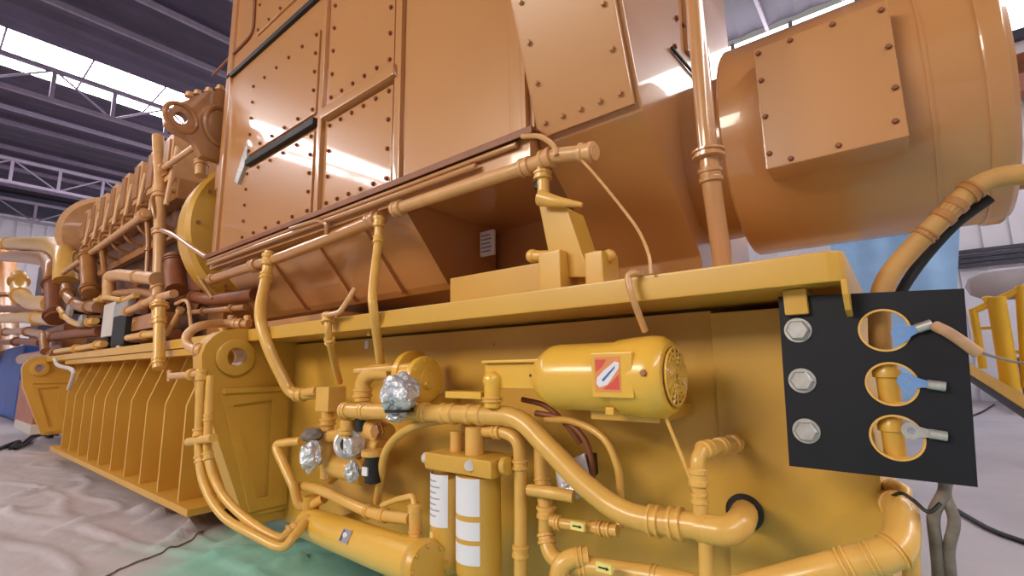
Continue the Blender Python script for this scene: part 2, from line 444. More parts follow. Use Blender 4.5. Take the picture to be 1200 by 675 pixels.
# timber packers the frame stands on
SUP = [(-10.6, 'leftmost'), (-8.0, ''), (-5.2, ''), (-2.2, ''), (-.5, '')]
names = ['dark packing block under the far end of the base frame', 'dark packing block under the ribbed section toward the far lug', 'dark packing block under the ribbed section nearest the near lug',
         'dark packing block under the base frame below the heat exchanger', 'dark packing block under the right end of the base frame']
for k, (X, _) in enumerate(SUP):
    b = link(box(B(), X - .22, X + .22, 1.9, 3.3, 0.0, .17 if k < 4 else .10, .01), 'packing_block', RUB); tag(b, names[k], 'block', 'packing blocks')

# ================================================================== GENERATOR ENCLOSURE
YE = 1.67
XL, XM, XE = -4.78, -1.17, -0.67
enc = thing('generator_enclosure', 'tall glossy amber sheet-metal generator enclosure with bolted covers on the base frame', 'enclosure', (-2.7, 2.5, 1.54))
prof = [(YE, 2.22), (YE, 5.8), (3.35, 5.8), (3.35, 1.54), (2.6, 1.54), (2.6, 2.22)]
link(prism(B(), [(XL, y, z) for y, z in prof], (XM - XL, 0, 0), .012), 'body', ORA, enc)
def tilt(z): return 1.70 - .325 * (z - 2.24)
prof = [(tilt(2.24), 2.24), (tilt(4.2), 4.2), (3.35, 4.2), (3.35, 1.56), (2.36, 1.56), (2.3, 1.75)]
link(prism(B(), [(XM + .004, y, z) for y, z in prof], (XE - XM - .004, 0, 0), .008), 'end_section', ORA, enc)
# underbody: hopper ribs left, dark recess, mounting blocks
xr = P(515, 270, 2.0)[0]
prof = [(1.70, 2.20), (1.70, 2.22), (2.55, 2.22), (2.55, 1.74), (2.12, 1.74), (2.07, 1.775)]
link(prism(B(), [(XL + .02, y, z) for y, z in prof], (xr - XL - .02, 0, 0), .006), 'hopper', ORA, enc)
for px in (345, 400, 455):
    X = P(px, 300, 1.95)[0]
    link(prism(B(), [(X, y, z) for y, z in ((1.71, 2.16), (1.78, 2.16), (2.1, 1.80), (2.1, 1.745), (2.05, 1.755))], (.03, 0, 0), .004), 'hopper_rib', ORA, enc)
p0 = P(527, 345, 1.85); p1 = P(640, 330, 1.85)
link(box(B(), p0[0], p1[0], 1.85, 2.34, 1.54, P(560, 320, 1.85)[2], .01), 'mounting_foot', YEL, enc)
link(box(B(), XL + .4, P(395, 360, 1.9)[0], 1.9, 2.3, 1.54, 1.665, .01), 'mounting_foot', ORA, enc)
p = P(543, 295, 2.3); link(box(B(), p[0] - .06, p[0] + .06, 2.27, 2.36, p[2] - .05, p[2] + .05, .01), 'inspection_port', RUB, enc)
p = P(571, 285, 2.33); st = link(box(B(), p[0] - .062, p[0] + .062, 2.325, 2.346, p[2] - .085, p[2] + .085, .004), 'sticker', WHT, enc)
for k in range(5): link(box(B(), p[0] - .045, p[0] + .03 + .012 * (k % 2), 2.321, 2.326, p[2] - .06 + .027 * k, p[2] - .05 + .027 * k), 'printed_line', GRYL, st)
# access panels with bolts
boltp = hexbolt(enc, Vector((XL + .12, YE - .001, 5.2)), -YV, .0115, .016, BRN)
WO[boltp.name] = Vector((XL + .12, YE - .001, 5.2))
def panel(xa, xb, za, zb, bx=5, bz=4, sides='lrtb'):
    p = link(box(B(), xa, xb, YE - .018, YE + .01, za, zb, .005), 'access_panel', ORA, enc)
    pts = []
    m_ = .035
    for k in range(bz):
        z = za + m_ + (zb - za - 2 * m_) * k / (bz - 1)
        if 'l' in sides: pts.append((xa + m_, YE - .019, z))
        if 'r' in sides: pts.append((xb - m_, YE - .019, z))
    for k in range(1, bx - 1):
        x = xa + m_ + (xb - xa - 2 * m_) * k / (bx - 1)
        if 't' in sides: pts.append((x, YE - .019, zb - m_))
        if 'b' in sides: pts.append((x, YE - .019, za + m_))
    for q in pts:
        c = boltp.copy(); COL.objects.link(c); c.parent = p; c.location = Vector(q) - WO[p.name]
    return p
def xz(px, py): v = P(px, py, YE); return v[0], v[2]
ZR = 2.30
xa, xb = xz(297, 120)[0], xz(373, 120)[0]
zmid = xz(430, 108)[1]
panel(xa, xb, zmid + .07, xz(340, 66)[1], 6, 5)
panel(xa, xb, ZR + .02, zmid - .07, 6, 5)
xc, xd = xz(388, 120)[0], xz(463, 120)[0]
panel(xc, xd, zmid + .07, 4.6, 6, 9)
panel(xc, xd, ZR + .02, zmid - .07, 6, 4)
panel(xa, xb, xz(320, 40)[1] + .12, 5.6, 6, 6)
panel(xz(478, 80)[0], xz(600, 80)[0], ZR + .02, 4.6, 0, 2, '')
# ribs, ledges
for px, w_ in ((380, .045), (470, .05), (608, .06)):
    X = xz(px, 120)[0]; link(box(B(), X - w_ * .6, X + w_ * .6, YE - .032, YE + .01, ZR, 5.75, .008), 'vertical_rib', ORA, enc)
X = xz(616, 120)[0]; link(box(B(), X - .015, X + .02, YE - .03, YE + .01, ZR, 4.3, .006), 'vertical_rib', ORA, enc)
link(box(B(), xa + .02, xb + .02, YE - .045, YE + .01, zmid - .035, zmid + .02, .006), 'seal_strip', RUB, enc)
link(box(B(), xc - .03, xd + .05, YE - .06, YE + .01, zmid - .05, zmid + .03, .01), 'horizontal_rib', ORA, enc)
zt = xz(320, 47)[1]; link(box(B(), XL - .02, xz(376, 20)[0], YE - .03, YE + .01, zt - .022, zt + .022, .005), 'seal_strip', RUB, enc)
bm = B(); sweep(bm, path([Vector((xz(300, 0)[0], YE - .012, xz(300, 0)[1])), Vector((xz(298, 40)[0], YE - .012, xz(298, 40)[1])), Vector((xz(250, 90)[0] + .02, YE - .012, xz(252, 88)[1]))], 'fillet', .12), .014, 8)
link(bm, 'corner_bead', BRN, enc)
# corner bracket low at left (dark grey hinge) and post edge
link(box(B(), XL - .03, XL + .07, YE - .03, YE + .2, 2.25, 5.7, .02), 'corner_post', ORA, enc)
x, z = xz(287, 190); link(prism(B(), [(x - .12, YE - .03, z - .15), (x + .05, YE - .03, z + .12), (x + .1, YE - .03, z + .12), (x + .1, YE - .03, z - .02), (x - .05, YE - .03, z - .2)], (0, .035, 0), .004), 'corner_gusset', STL, enc)
# drip rail under the covers
rl = link(prism(B(), [(XL - .02, y, z) for y, z in ((1.585, 2.288), (1.585, 2.252), (1.594, 2.252), (1.594, 2.274), (1.69, 2.274), (1.69, 2.288))], (XM - XL + .06, 0, 0), .003), 'drip_rail', BRN, enc)
link(box(B(), XL, XM, 1.63, 1.70, 2.16, 2.272, .008), 'drip_ledge', ORA, enc)
bm = B(); cyl(bm, (XL + .02, 1.612, 2.238), (XM - .06, 1.612, 2.238), .014, 12); link(bm, 'rail_rod', ORA, enc)
link(cyl(B(), (XL + .05, 1.60, 2.2), (XM - .3, 1.60, 2.2), .016, 12), 'rail_rod', ORA, enc)
# tilted cover on the end section
def tp(x, z, out): # point on the tilted face
    n = Vector((0, -1, -.325)).normalized(); return Vector((x, tilt(z), z)) + n * out
bm = B(); prism(bm, [tp(x, z, 0) for x, z in ((XM + .03, 2.265), (XE - .02, 2.265), (XE - .02, 3.2), (XM + .03, 3.2))], Vector((0, -1, -.325)).normalized() * .03, .006)
tpn = link(bm, 'access_panel', ORA, enc)
nn = Vector((0, -1, -.325)).normalized()
for k in range(6):
    for x in (XM + .075, XE - .065):
        hexbolt(tpn, tp(x, 2.32 + .165 * k, .03), nn, .011, .016, ORA)
for k in range(1, 4): hexbolt(tpn, tp(XM + .075 + (XE - XM - .14) * k / 4, 2.32, .03), nn, .011, .016, ORA)
# end face fittings
X = XE
for q in ((792, 22), (790, 55), (800, 30)):
    hexbolt(enc, PX(q[0], q[1], X), XV, .012, .014, BRN)
a = PX(787, 56, X + .01); b = PX(818, 92, X + .01)
link(cyl(B(), a, b, .008, 8), 'seal_strip', RUB, enc)
bm = B(); prism(bm, [PX(798, -10, X), PX(818, -10, X), PX(812, 70, X), PX(802, 60, X)], (.02, 0, 0), .003); link(bm, 'end_batten', ORA, enc)

# ================================================================== DRUM with cover
drum = thing('silencer_drum', 'large amber horizontal drum with a square bolted cover beside the enclosure', 'drum', (-.14, 2.55, 1.77))
DC, DR = Vector((0, 2.55, 2.285)), .511
bm = B(); XD = -.48
lathe(bm, (XD, DC[1], DC[2]), XV, [(-.21, DR * .8), (0, DR * .8), (0, DR * .98), (.01, DR), (.39 - XD, DR), (.405 - XD, DR - .012), (.405 - XD, DR * .6), (.43 - XD, DR * .5)], 72)
link(bm, 'shell', ORA, drum)
bm = B(); lathe(bm, (.33, DC[1], DC[2]), XV, [(0, DR - .01), (0, DR + .006), (.008, DR + .009), (.052, DR + .009), (.06, DR + .004), (.06, DR - .01)], 72); link(bm, 'end_rim', ORA, drum)
bm = B(); lathe(bm, (.19, DC[1], DC[2]), XV, [(0, DR - .005), (0, DR + .003), (.012, DR + .003), (.012, DR - .005)], 72); link(bm, 'weld_band', ORA, drum)
c0 = P(890, 125, 1.98); c1 = P(1053, 80, 1.98)
xa, xb, za, zb = c0[0], c1[0], P(980, 180, 1.98)[2], P(980, 22, 1.98)[2]
cv = link(box(B(), xa, xb, 1.975, 2.2, za, zb, .006), 'cover_plate', ORA, drum)
for fx, fz in ((.04, .12), (.04, .42), (.04, .72), (.04, .95), (.3, .96), (.62, .96), (.95, .93), (.96, .65), (.96, .35), (.93, .12), (.55, .05), (.2, .04)):
    hexbolt(cv, Vector((xa + (xb - xa) * fx, 1.976, za + (zb - za) * fz)), -YV, .0085, .012, BRN)
# stubs on the right end of the drum
link(cyl(B(), (.39, 2.35, 2.28), (1.2, 2.35, 2.30), .035), 'outlet_pipe', BRN, drum)
p = P(1190, 253, 2.4); link(cyl(B(), (.36, 2.4, 1.86), (.52, 2.4, 1.86), .022), 'drain_stub', ENG, drum)

# ================================================================== PIPES ABOVE THE BASE
pipe('conduit_pipe', 'vertical amber pipe with a clamp collar standing in front of the enclosure end', 'pipe', [PX(809, -60, -.43), PX(832, 205, -.43), Vector((-.43, PX(847, 300, -.43)[1], 1.545))], 10.5, ORA, fit=[(.66, 1.7, 1.0), (.72, 1.25, 1.6)])
pipe('conduit_pipe', 'stout amber conduit running under the drip rail to a tee', 'pipe', [(462, 246, 1.62), (560, 214, 1.62), (628, 192, 1.62), (648, 183, 1.60), (698, 178, 1.60)], 8.5, PNK, fil=.03, fit=[(.03, 1.35, 2.2), (.72, 1.3, 1.6), (.82, 1.35, 2.0), (.97, 1.25, 2.0)])
pipe('conduit_pipe', 'amber conduit under the left half of the drip rail ending at the tee', 'pipe', [(246, 328, 1.64), (330, 301, 1.64), (392, 277, 1.64), (448, 254, 1.64)], 6.5, ORA, fit=[(.03, 1.3, 2), (.36, 1.4, 2.4), (.97, 1.4, 2.2)])
pipe('steel_strap', 'thin bent tube looped over the drip rail near its middle', 'tube', [(340, 268, 1.575), (372, 258, 1.575), (383, 262, 1.575), (383, 274, 1.6)], 2.4, ORA, fil=.03, seg=8)
pipe('drop_hose', 'hose dropping from the drip rail conduit to the valve beside the near lug', 'hose', [(316, 295, 1.62), (312, 325, 1.60), (305, 365, 1.48), (312, 400, 1.48), (330, 440, 1.55), (345, 461, 1.6), (376, 460, 1.66)], 6.5, PIP, 'spline', fit=[(.04, 1.35, 2.4), (.14, 1.25, 1.5), (.88, 1.25, 2)])
pipe('drop_hose', 'straight thin hose dropping from the conduit tee to the round pump', 'hose', [(444, 254, 1.61), (443, 285, 1.60), (437, 340, 1.48), (438, 365, 1.46), (446, 425, 1.6)], 5.2, PIP, 'spline', fit=[(.03, 1.4, 2.6), (.15, 1.3, 2)])
pipe('vent_hose', 'short tapering hose under the flange left of the pump, with tee handle', 'hose', [(384, 368, 1.46), (385, 392, 1.46), (392, 425, 1.6), (398, 448, 1.7)], 4.2, PIP, 'spline', fit=[(.05, 1.7, 2.8), (.3, 1.4, 2)])
pipe('vent_tube', 'thin crooked tube above the flange meeting the tee handle', 'tube', [(380, 370, 1.44), (398, 366, 1.44), (408, 352, 1.47), (416, 338, 1.5)], 3, PNK, fil=.02, seg=8)
pipe('thin_wire', 'thin pale wire curving from the conduit down to the flange', 'wire', [(682, 188, 1.58), (700, 208, 1.57), (726, 240, 1.55), (748, 270, 1.53), (760, 298, 1.49), (763, 321, 1.48)], 1.9, PNK, 'spline', seg=8)
pipe('hook_tube', 'bent tube hooked over the flange edge above the motor', 'tube', [(752, 322, 1.52), (742, 320, 1.47), (736, 326, 1.46), (742, 350, 1.46), (756, 388, 1.53)], 4.0, PNK, 'spline', seg=10)
pipe('small_cable', 'thin pale cable curving from the drip rail end onto the conduit', 'cable', [(612, 160, 1.575), (632, 160, 1.565), (648, 170, 1.565), (652, 182, 1.565)], 3.2, PNK, 'spline', seg=8)
# support post with two lugs
post = thing('mounting_post', 'leaning amber post with two bolted ears standing on the flange', 'post', P(668, 333, 1.68))
a = P(640, 232, 1.66); b = Vector((P(668, 330, 1.68)[0], 1.68, 1.54))
bm = B(); n_ = (b - a).normalized(); r0, r1 = rad(a, 15), rad(a, 25)
prism(bm, [P(630, 235, 1.64), P(664, 243, 1.64), P(692, 325, 1.66), P(648, 325, 1.66)], (0, .14, 0), .008); link(bm, 'web', YEL, post)
bm = B(); sweep(bm, path([P(634, 232, 1.60), P(652, 236, 1.60), P(682, 240, 1.62)], 'spline', 0), lambda t: rad(a, 10) * (1 - .75 * t)); link(bm, 'horn_cap', PIP, post)
link(cyl(B(), P(637, 228, 1.62), P(636, 196, 1.62), rad(a, 7)), 'riser', PIP, post)
nut(post, P(636, 206, 1.62), ZV, rad(a, 11), rad(a, 10)); nut(post, P(632, 216, 1.62), ZV, rad(a, 6), rad(a, 12), 'gland', RUB)
for x0_, x1_, kx in ((630, 656, 624), (684, 706, 714)):
    q0 = P(x0_, 300, 1.6); q1 = P(x1_, 300, 1.6)
    e = link(box(B(), q0[0], q1[0], 1.6, 1.74, 1.54, P(x0_, 296, 1.6)[2], .012), 'ear', YEL, post)
    k = P(kx, 300, 1.66); c = P((x0_ + x1_) / 2, 300, 1.66)
    link(cyl(B(), k, c, rad(k, 6.5)), 'cross_pin', PIP, e)
    link(lump(B(), k, rad(k, 8), rad(k, 8), rad(k, 8), .05), 'pin_head', PIP, e)

# ================================================================== MOTOR
mo = thing('electric_motor', 'yellow electric motor with a perforated fan cover and orange nameplate', 'motor', P(720, 480, 1.55))
YM = 1.53
cR = P(778, 437, YM); cL = P(640, 445, YM); zc = (cR[2] + cL[2]) / 2 - .0
ctr = lambda px: Vector((P(px, 440, YM)[0], YM, zc))
rm = .118
bm = B(); L0 = ctr(660)[0]; L1 = ctr(728)[0]
lathe(bm, (ctr(636)[0], YM, zc), XV, [(0, rm * .62), (.01, rm * .72), (.06, rm * .97), (.085, rm), (L1 - ctr(636)[0], rm)], 44); link(bm, 'stator_body', MOT, mo)
XF = ctr(790)[0]
bm = B(); lathe(bm, (L1 - .002, YM, zc), XV, [(0, rm), (.005, rm * 1.05), (.06, rm * 1.10), (XF - L1 - .06, rm * 1.13), (XF - L1 - .025, rm * 1.10), (XF - L1 - .004, rm * .96), (XF - L1, rm * .9), (XF - L1, 0)], 48); fc = link(bm, 'fan_cover', MOT, mo)
# perforated grille: rings of raised bars over dark backing
bm = B(); lathe(bm, (XF + .0005, YM, zc), XV, [(0, rm * .80), (.003, rm * .80), (.003, 0)], 40); gb = link(bm, 'grille_recess', BRN, mo)
bm = B()
for k in range(1, 6):
    rr = rm * .80 * k / 5.2
    sweep(bm, [Vector((XF + .006, YM + rr * math.cos(2 * math.pi * j / 40), zc + rr * math.sin(2 * math.pi * j / 40))) for j in range(41)], .0042, 6)
for j in range(16):
    a_ = 2 * math.pi * j / 16; d = Vector((0, math.cos(a_), math.sin(a_)))
    cyl(bm, Vector((XF + .006, YM, zc)) + d * rm * .1, Vector((XF + .006, YM, zc)) + d * rm * .8, .0042, 6)
link(bm, 'fan_grille', MOT, mo)
# terminal box / nameplate plate on camera side
q0, q1 = P(693, 438, YM - rm - .012), P(741, 438, YM - rm - .012)
zt_, zb_ = P(716, 413, YM - rm - .012)[2], P(716, 466, YM - rm - .012)[2]
tb = link(box(B(), q0[0], q1[0], YM - rm - .012, YM - .06, zb_, zt_, .004), 'terminal_box', MOT, mo)
yf = YM - rm - .0125
x0_, x1_ = P(697, 438, yf)[0], P(727, 438, yf)[0]; z0_, z1_ = P(712, 459, yf)[2], P(712, 418, yf)[2]
npl = link(box(B(), x0_, x1_, yf - .0015, yf + .001, z0_, z1_), 'nameplate', ORL, tb)
def npoly(pts, m, nm, off):
    link(prism(B(), [(x0_ + (x1_ - x0_) * u, yf - .0015 - off, z0_ + (z1_ - z0_) * v) for u, v in pts], (0, .001, 0)), nm, m, tb)
npoly([(.3, .06), (.95, .06), (.95, .5), (.7, .3)], REDL, 'printed_field', .0004)
npoly([(.05, .55), (.05, .92), (.5, .92), (.3, .7)], REDL, 'printed_field', .0004)
npoly([(.06, .22), (.18, .12), (.5, .2), (.95, .66), (.98, .82), (.82, .86), (.4, .62), (.1, .4)], WHT, 'printed_swoosh', .0008)
npoly([(.28, .34), (.34, .28), (.8, .66), (.82, .74)], BLUL, 'printed_stripe', .0012)
hexbolt(fc, P(754, 437, YM - rm * 1.12) , -YV, .009, .008, ENG)
# gearbox / bell end on left with bracket
q0, q1 = P(568, 440, YM - .05), P(645, 440, YM - .05)
bm = B(); za, zb = P(610, 456, YM - .05)[2], P(610, 425, YM - .05)[2]
box(bm, q0[0], q1[0] + .02, YM - .05, YM + .08, za, zb, .008); cp = link(bm, 'coupling_housing', MOT, mo)
p = P(626, 440, YM - .052); link(box(B(), p[0] - .022, p[0] + .022, YM - .053, YM - .04, p[2] - .005, p[2] + .005), 'slot', RUB, cp)
link(box(B(), q0[0] - .0, q1[0], YM - .07, YM + .09, zb, zb + .012, .004), 'top_plate', MOT, cp)
link(cyl(B(), P(577, 447, YM - .06), P(577, 478, YM - .06), rad(cL, 10)), 'outlet_elbow', MOT, cp)
link(lump(B(), P(577, 446, YM - .055), rad(cL, 12), rad(cL, 12), rad(cL, 12), .02), 'outlet_elbow', MOT, cp)
nut(cp, P(577, 468, YM - .06), ZV, rad(cL, 13), .02)
link(box(B(), P(533, 462, YM)[0], P(575, 462, YM)[0], YM - .06, YM + .02, P(550, 466, YM)[2], P(550, 458, YM)[2], .004), 'side_flange', MOT, cp)
link(box(B(), ctr(690)[0], ctr(770)[0], YM + .0, YW, zc - rm - .03, zc - rm + .012, .005), 'foot', YEL, mo)
bm = B(); q = P(719, 481, YM - .06); box(bm, q[0] - .015, q[0] + .015, YM - .09, YM - .05, q[2] - .012, q[2] + .012, .004); link(bm, 'conduit_boss', MOT, mo)

# ================================================================== PUMP
YP = 1.58
pu = thing('circulating_pump', 'yellow round pump with two disc casings left of the motor', 'pump', P(480, 485, YP))
pc = P(500, 445, YP); rp = rad(pc, 27)
bm = B(); lathe(bm, (pc[0] - .035, YP, pc[2]), XV, [(0, rp * .8), (.004, rp), (.02, rp * 1.03), (.034, rp * .97), (.04, rp * .85), (.043, rp * .45), (.05, rp * .4), (.05, 0)], 40); pd = link(bm, 'front_casing', MOT, pu)
for k in range(8):
    a_ = 2 * math.pi * k / 8 + .2; hexbolt(pd, Vector((pc[0] + .003, YP + rp * .82 * math.cos(a_), pc[2] + rp * .82 * math.sin(a_))), XV, .006, .008, MOT)
hexbolt(pd, Vector((pc[0] + .006, YP - rp * .12, pc[2] - rp * .2)), XV, .014, .02, MOT)
bm = B(); cyl(bm, (pc[0] - .19, YP + .02, pc[2] + .01), (pc[0] - .03, YP + .01, pc[2]), rp * .72, 32); link(bm, 'pump_body', MOT, pu)
bm = B(); lathe(bm, (pc[0] - .2, YP + .06, pc[2] + .02), XV, [(0, rp * 1.0), (.008, rp * 1.12), (.045, rp * 1.12), (.05, rp)], 36); link(bm, 'rear_casing', MOT, pu)
link(cyl(B(), P(417, 435, YP - .03), P(483, 430, YP - .03), rad(pc, 4.5)), 'suction_arm', PIP, pu)
link(sweep(B(), path([P(425, 470, YP - .02), P(425, 446, YP - .02), P(436, 436, YP - .01), P(460, 436, YP)], 'fillet', .05), rad(pc, 10.5)), 'suction_elbow', PIP, pu)
nut(pu, P(425, 460, YP - .02), ZV, rad(pc, 12.5), rad(pc, 12))
link(box(B(), pc[0] - .16, pc[0] - .04, YP, YW, pc[2] - rp - .015, pc[2] - rp + .03, .005), 'pump_bracket', YEL, pu)

# ================================================================== MAIN PIPE and neighbours
main = pipe('delivery_pipe', 'thick yellow delivery pipe sloping down across the frame below the motor', 'pipe',
     [(402, 481, 1.5), (470, 483, 1.5), (560, 486, 1.5), (606, 491, 1.5), (640, 522, 1.5), (690, 572, 1.5), (740, 604, 1.5), (820, 617, 1.5)], 11.5, PIP, 'spline',
     fit=[(.02, 1.2, 1.2), (.1, 1.15, 1.2), (.34, 1.2, .9), (.42, 1.2, 2.2), (.5, 1.12, 2.6), (.93, 1.22, 1.0), (.965, 1.25, 1.1)])
el = pipe('wall_elbow', 'fat yellow elbow carrying the delivery pipe into the hole in the frame wall', 'elbow',
     [(818, 618, 1.5), (850, 622, 1.5), (866, 614, 1.55), (872, 603, 1.7), (872, 600, 1.84)], 15.5, PIP, 'spline')
c = P(873, 600, YW - .022); rr = rad(c, 17)
bm = B(); lathe(bm, c, -YV, [(0, rr * .8), (0, rr * 1.2), (.012, rr * 1.2), (.02, rr), (.02, rr * .8)], 36); link(bm, 'hole_grommet', RUB, el)
nut(el, P(832, 620, 1.5), XV, rad(c, 14.5), .03)
pipe('sample_pipe', 'small pipe from a wall fitting dropping onto the delivery pipe elbow', 'pipe', [(866, 519, 1.82), (838, 524, 1.6), (822, 528, 1.52), (817, 540, 1.5), (821, 604, 1.5)], 8.0, PIP, fil=.05, fit=[(.12, 1.45, 1.8), (.36, 1.3, 2), (.56, 1.3, 2.4), (.78, 1.35, 2.5), (.9, 1.2, 1.5)])
pipe('drain_pipe', 'vertical pipe leaving the underside of the delivery pipe elbow', 'pipe', [(827, 632, 1.5), (828, 690, 1.5), (829, 850, 1.5)], 8.5, PIP)
pipe('steel_rod', 'thin rod slanting from the motor fan cover to the small pipe', 'rod', [(778, 484, 1.52), (818, 582, 1.48)], 2.4, PIP, seg=8)
# left valve tree
vt = thing('valve_tree', 'yellow stacked valve block above the foil-wrapped gauges', 'valve', P(388, 520, 1.62))
a = P(384, 470, 1.62); u_ = rad(a, 1)
link(box(B(), a[0] - 14 * u_, a[0] + 14 * u_, 1.58, 1.7, P(384, 482, 1.62)[2], P(384, 453, 1.62)[2], .008), 'valve_body', PIP, vt)
link(cyl(B(), P(384, 482, 1.62), P(384, 506, 1.62), 7 * u_), 'valve_stem', PIP, vt)
nut(vt, P(384, 494, 1.62), ZV, 9.5 * u_, 8 * u_)
link(cyl(B(), P(372, 458, 1.62), P(352, 461, 1.62), 6 * u_), 'side_port', PIP, vt)
link(cyl(B(), P(384, 506, 1.62), P(386, 560, 1.64), 10 * u_), 'manifold', PIP, vt)
link(cyl(B(), P(386, 512, 1.6), P(425, 506, 1.6), 7 * u_), 'cross_port', PIP, vt)
link(cyl(B(), P(392, 545, 1.62), P(430, 556, 1.62), 12 * u_), 'cross_port', PIP, vt)
link(cyl(B(), P(386, 560, 1.64), P(430, 520, 1.66), 8 * u_), 'cross_port', PIP, vt)
tr = thing('valve_tree', 'yellow tee and valve below the left end of the delivery pipe', 'valve', P(408, 520, 1.52))
link(cyl(B(), P(408, 492, 1.52), P(407, 515, 1.52), 8 * u_), 'tee_leg', PIP, tr)
nut(tr, P(407, 505, 1.52), ZV, 10 * u_, 7 * u_)
link(cyl(B(), P(424, 488, 1.55), P(424, 505, 1.55), 7 * u_, 16), 'black_cap', RUB, tr)
link(cyl(B(), P(430, 497, 1.6), P(452, 512, 1.6), 13 * u_), 'valve_bonnet', PIP, tr)
hexbolt(tr, P(444, 505, 1.56), -YV, 7 * u_, .03, ENG)
link(cyl(B(), P(430, 522, 1.58), P(448, 525, 1.58), 10 * u_), 'side_cap', PIP, tr)
# foil wraps
def foil(label, px, py, Y, w, h, seed, tail=None, band=False, m=FOI):
    c = P(px, py, Y); o = tag(link(lump(B(), c, rad(c, w), rad(c, w), rad(c, h), .32, 1.9, 4, seed), 'foil_wrap', m, sharp=25), label, 'wrap', 'protective foil wraps')
    if tail: link(lump(B(), P(tail[0], tail[1], Y + .01), rad(c, tail[2]), rad(c, tail[2]), rad(c, tail[3]), .3, 2, 3, seed + 3), 'gathered_end', m, o, sharp=25)
    if band:
        bm = B(); q = P(px, py + h * .9, Y); lathe(bm, q - ZV * .006, ZV, [(0, rad(c, w * .8)), (.012, rad(c, w * .8))], 20); link(bm, 'tie_band', RUB, o)
    return o
foil('largest crumpled silver foil ball tied over the delivery pipe beside the round pump', 468, 461, 1.40, 21, 22, 1, (466, 486, 12, 9), True)
foil('crumpled white foil wrap left of the round gauge, lowest left of the cluster', 365, 534, 1.5, 12, 17, 5)
foil('small pale foil wrap directly under the round gauge', 413, 553, 1.48, 8, 12, 9)
c = P(366, 510, 1.52); tag(link(lump(B(), c, rad(c, 12), rad(c, 12), rad(c, 8), .2, 2, 3, 4), 'cloth_wrap', COR), 'grey cloth cap wrapped on top of the leftmost foil wrap', 'wrap')
ga = thing('pressure_gauge', 'round silver gauge wrapped in clear film in the valve cluster', 'gauge', P(410, 534, 1.5))
c = P(408, 520, 1.5); ax = (CP - c).normalized() + Vector((-.35, 0, .05))
bm = B(); lathe(bm, c, ax, [(-.06, rad(c, 14)), (-.05, rad(c, 17)), (0, rad(c, 17)), (.004, rad(c, 15)), (.0, rad(c, 13)), (.0, 0)], 30); link(bm, 'gauge_case', STL, ga)
bm = B(); lathe(bm, c + ax.normalized() * .002, ax, [(0, rad(c, 9)), (.002, rad(c, 9)), (.002, 0)], 20); link(bm, 'gauge_face', RUB, ga)
bm = B(); box(bm, *sorted((P(414, 520, 1.5)[0], P(424, 520, 1.5)[0])), 1.44, 1.52, P(418, 530, 1.5)[2], P(418, 512, 1.5)[2], .004); link(bm, 'gauge_bezel', FOI, ga)
bk = thing('black_canister', 'small black canister with white label right of the gauge', 'canister', P(437, 567, 1.52))
a = P(437, 540, 1.52)
bm = B(); lathe(bm, P(437, 566, 1.52), ZV, [(0, 6 * u_), (.004, 8 * u_), (28 * u_, 8.5 * u_), (30 * u_, 6 * u_)], 24); link(bm, 'canister_body', RUB, bk)
bm = B(); lathe(bm, P(437, 535, 1.52), ZV, [(0, 8 * u_), (.005, 11 * u_), (6 * u_, 11 * u_), (7 * u_, 8 * u_)], 24); link(bm, 'canister_lid', PIP, bk)
link(box(B(), a[0] - 4 * u_, a[0] + 4 * u_, 1.52 - 9.5 * u_, 1.52 - 8 * u_, P(434, 555, 1.52)[2], P(434, 545, 1.52)[2]), 'canister_label', WHT, bk)

# ================================================================== FILTERS
fl = thing('twin_filter', 'pair of tall yellow filter canisters with white labels under one head', 'filter', P(548, 690, 1.5))
YF = 1.50; a = P(548, 600, YF); u_ = rad(a, 1)
for k, (px0, px1, yt) in enumerate(((511, 540, 556), (542, 581, 555))):
    xa, xb = P(px0, 600, YF)[0], P(px1, 600, YF)[0]; r_ = (xb - xa) / 2; z1 = P((px0 + px1) / 2, yt, YF)[2]; xc = (xa + xb) / 2; z0 = .42
    bm = B(); lathe(bm, (xc, YF, z0), ZV, [(0, r_ * .6), (.03, r_ * .96), (.05, r_), (z1 - z0 - .004, r_), (z1 - z0, r_ * .9)], 32); fh = link(bm, 'filter_canister', YEL, fl)
    def wrap(za, zb, m, nm, a0=-165, a1=-45):
        bm = B(); n = 14; pv = []
        for t in range(n + 1):
            an = math.radians(a0 + (a1 - a0) * t / n); pv.append([Vector((xc + (r_ + d) * math.cos(an), YF + (r_ + d) * math.sin(an), z)) for d in (.0002, .0016) for z in (za, zb)])
        pv = [[bm.verts.new(v) for v in q] for q in pv]
        for s, t in zip(pv, pv[1:]):
            bm.faces.new((s[2], t[2], t[3], s[3])); bm.faces.new((s[0], s[1], t[1], t[0])); bm.faces.new((s[1], s[3], t[3], t[1])); bm.faces.new((s[0], t[0], t[2], s[2]))
        bm.faces.new((pv[0][0], pv[0][2], pv[0][3], pv[0][1])); bm.faces.new((pv[-1][0], pv[-1][1], pv[-1][3], pv[-1][2]))
        return link(bm, nm, m, fh)
    zz = lambda py: P((px0 + px1) / 2, py, YF - r_)[2]
    if k == 0:
        wrap(zz(622), zz(559), WHT, 'label'); wrap(zz(640), zz(630), YLL, 'label', -150, -100); wrap(zz(680), zz(668), WHT, 'label', -150, -100)
        for q in range(7): wrap(zz(568 + 7 * q), zz(566 + 7 * q), GRYL, 'printed_line', -150, -85 + 12 * (q % 2))
    else:
        wrap(zz(609), zz(564), WHT, 'label'); wrap(zz(638), zz(616), WHT, 'label'); wrap(zz(668), zz(644), WHT, 'label')
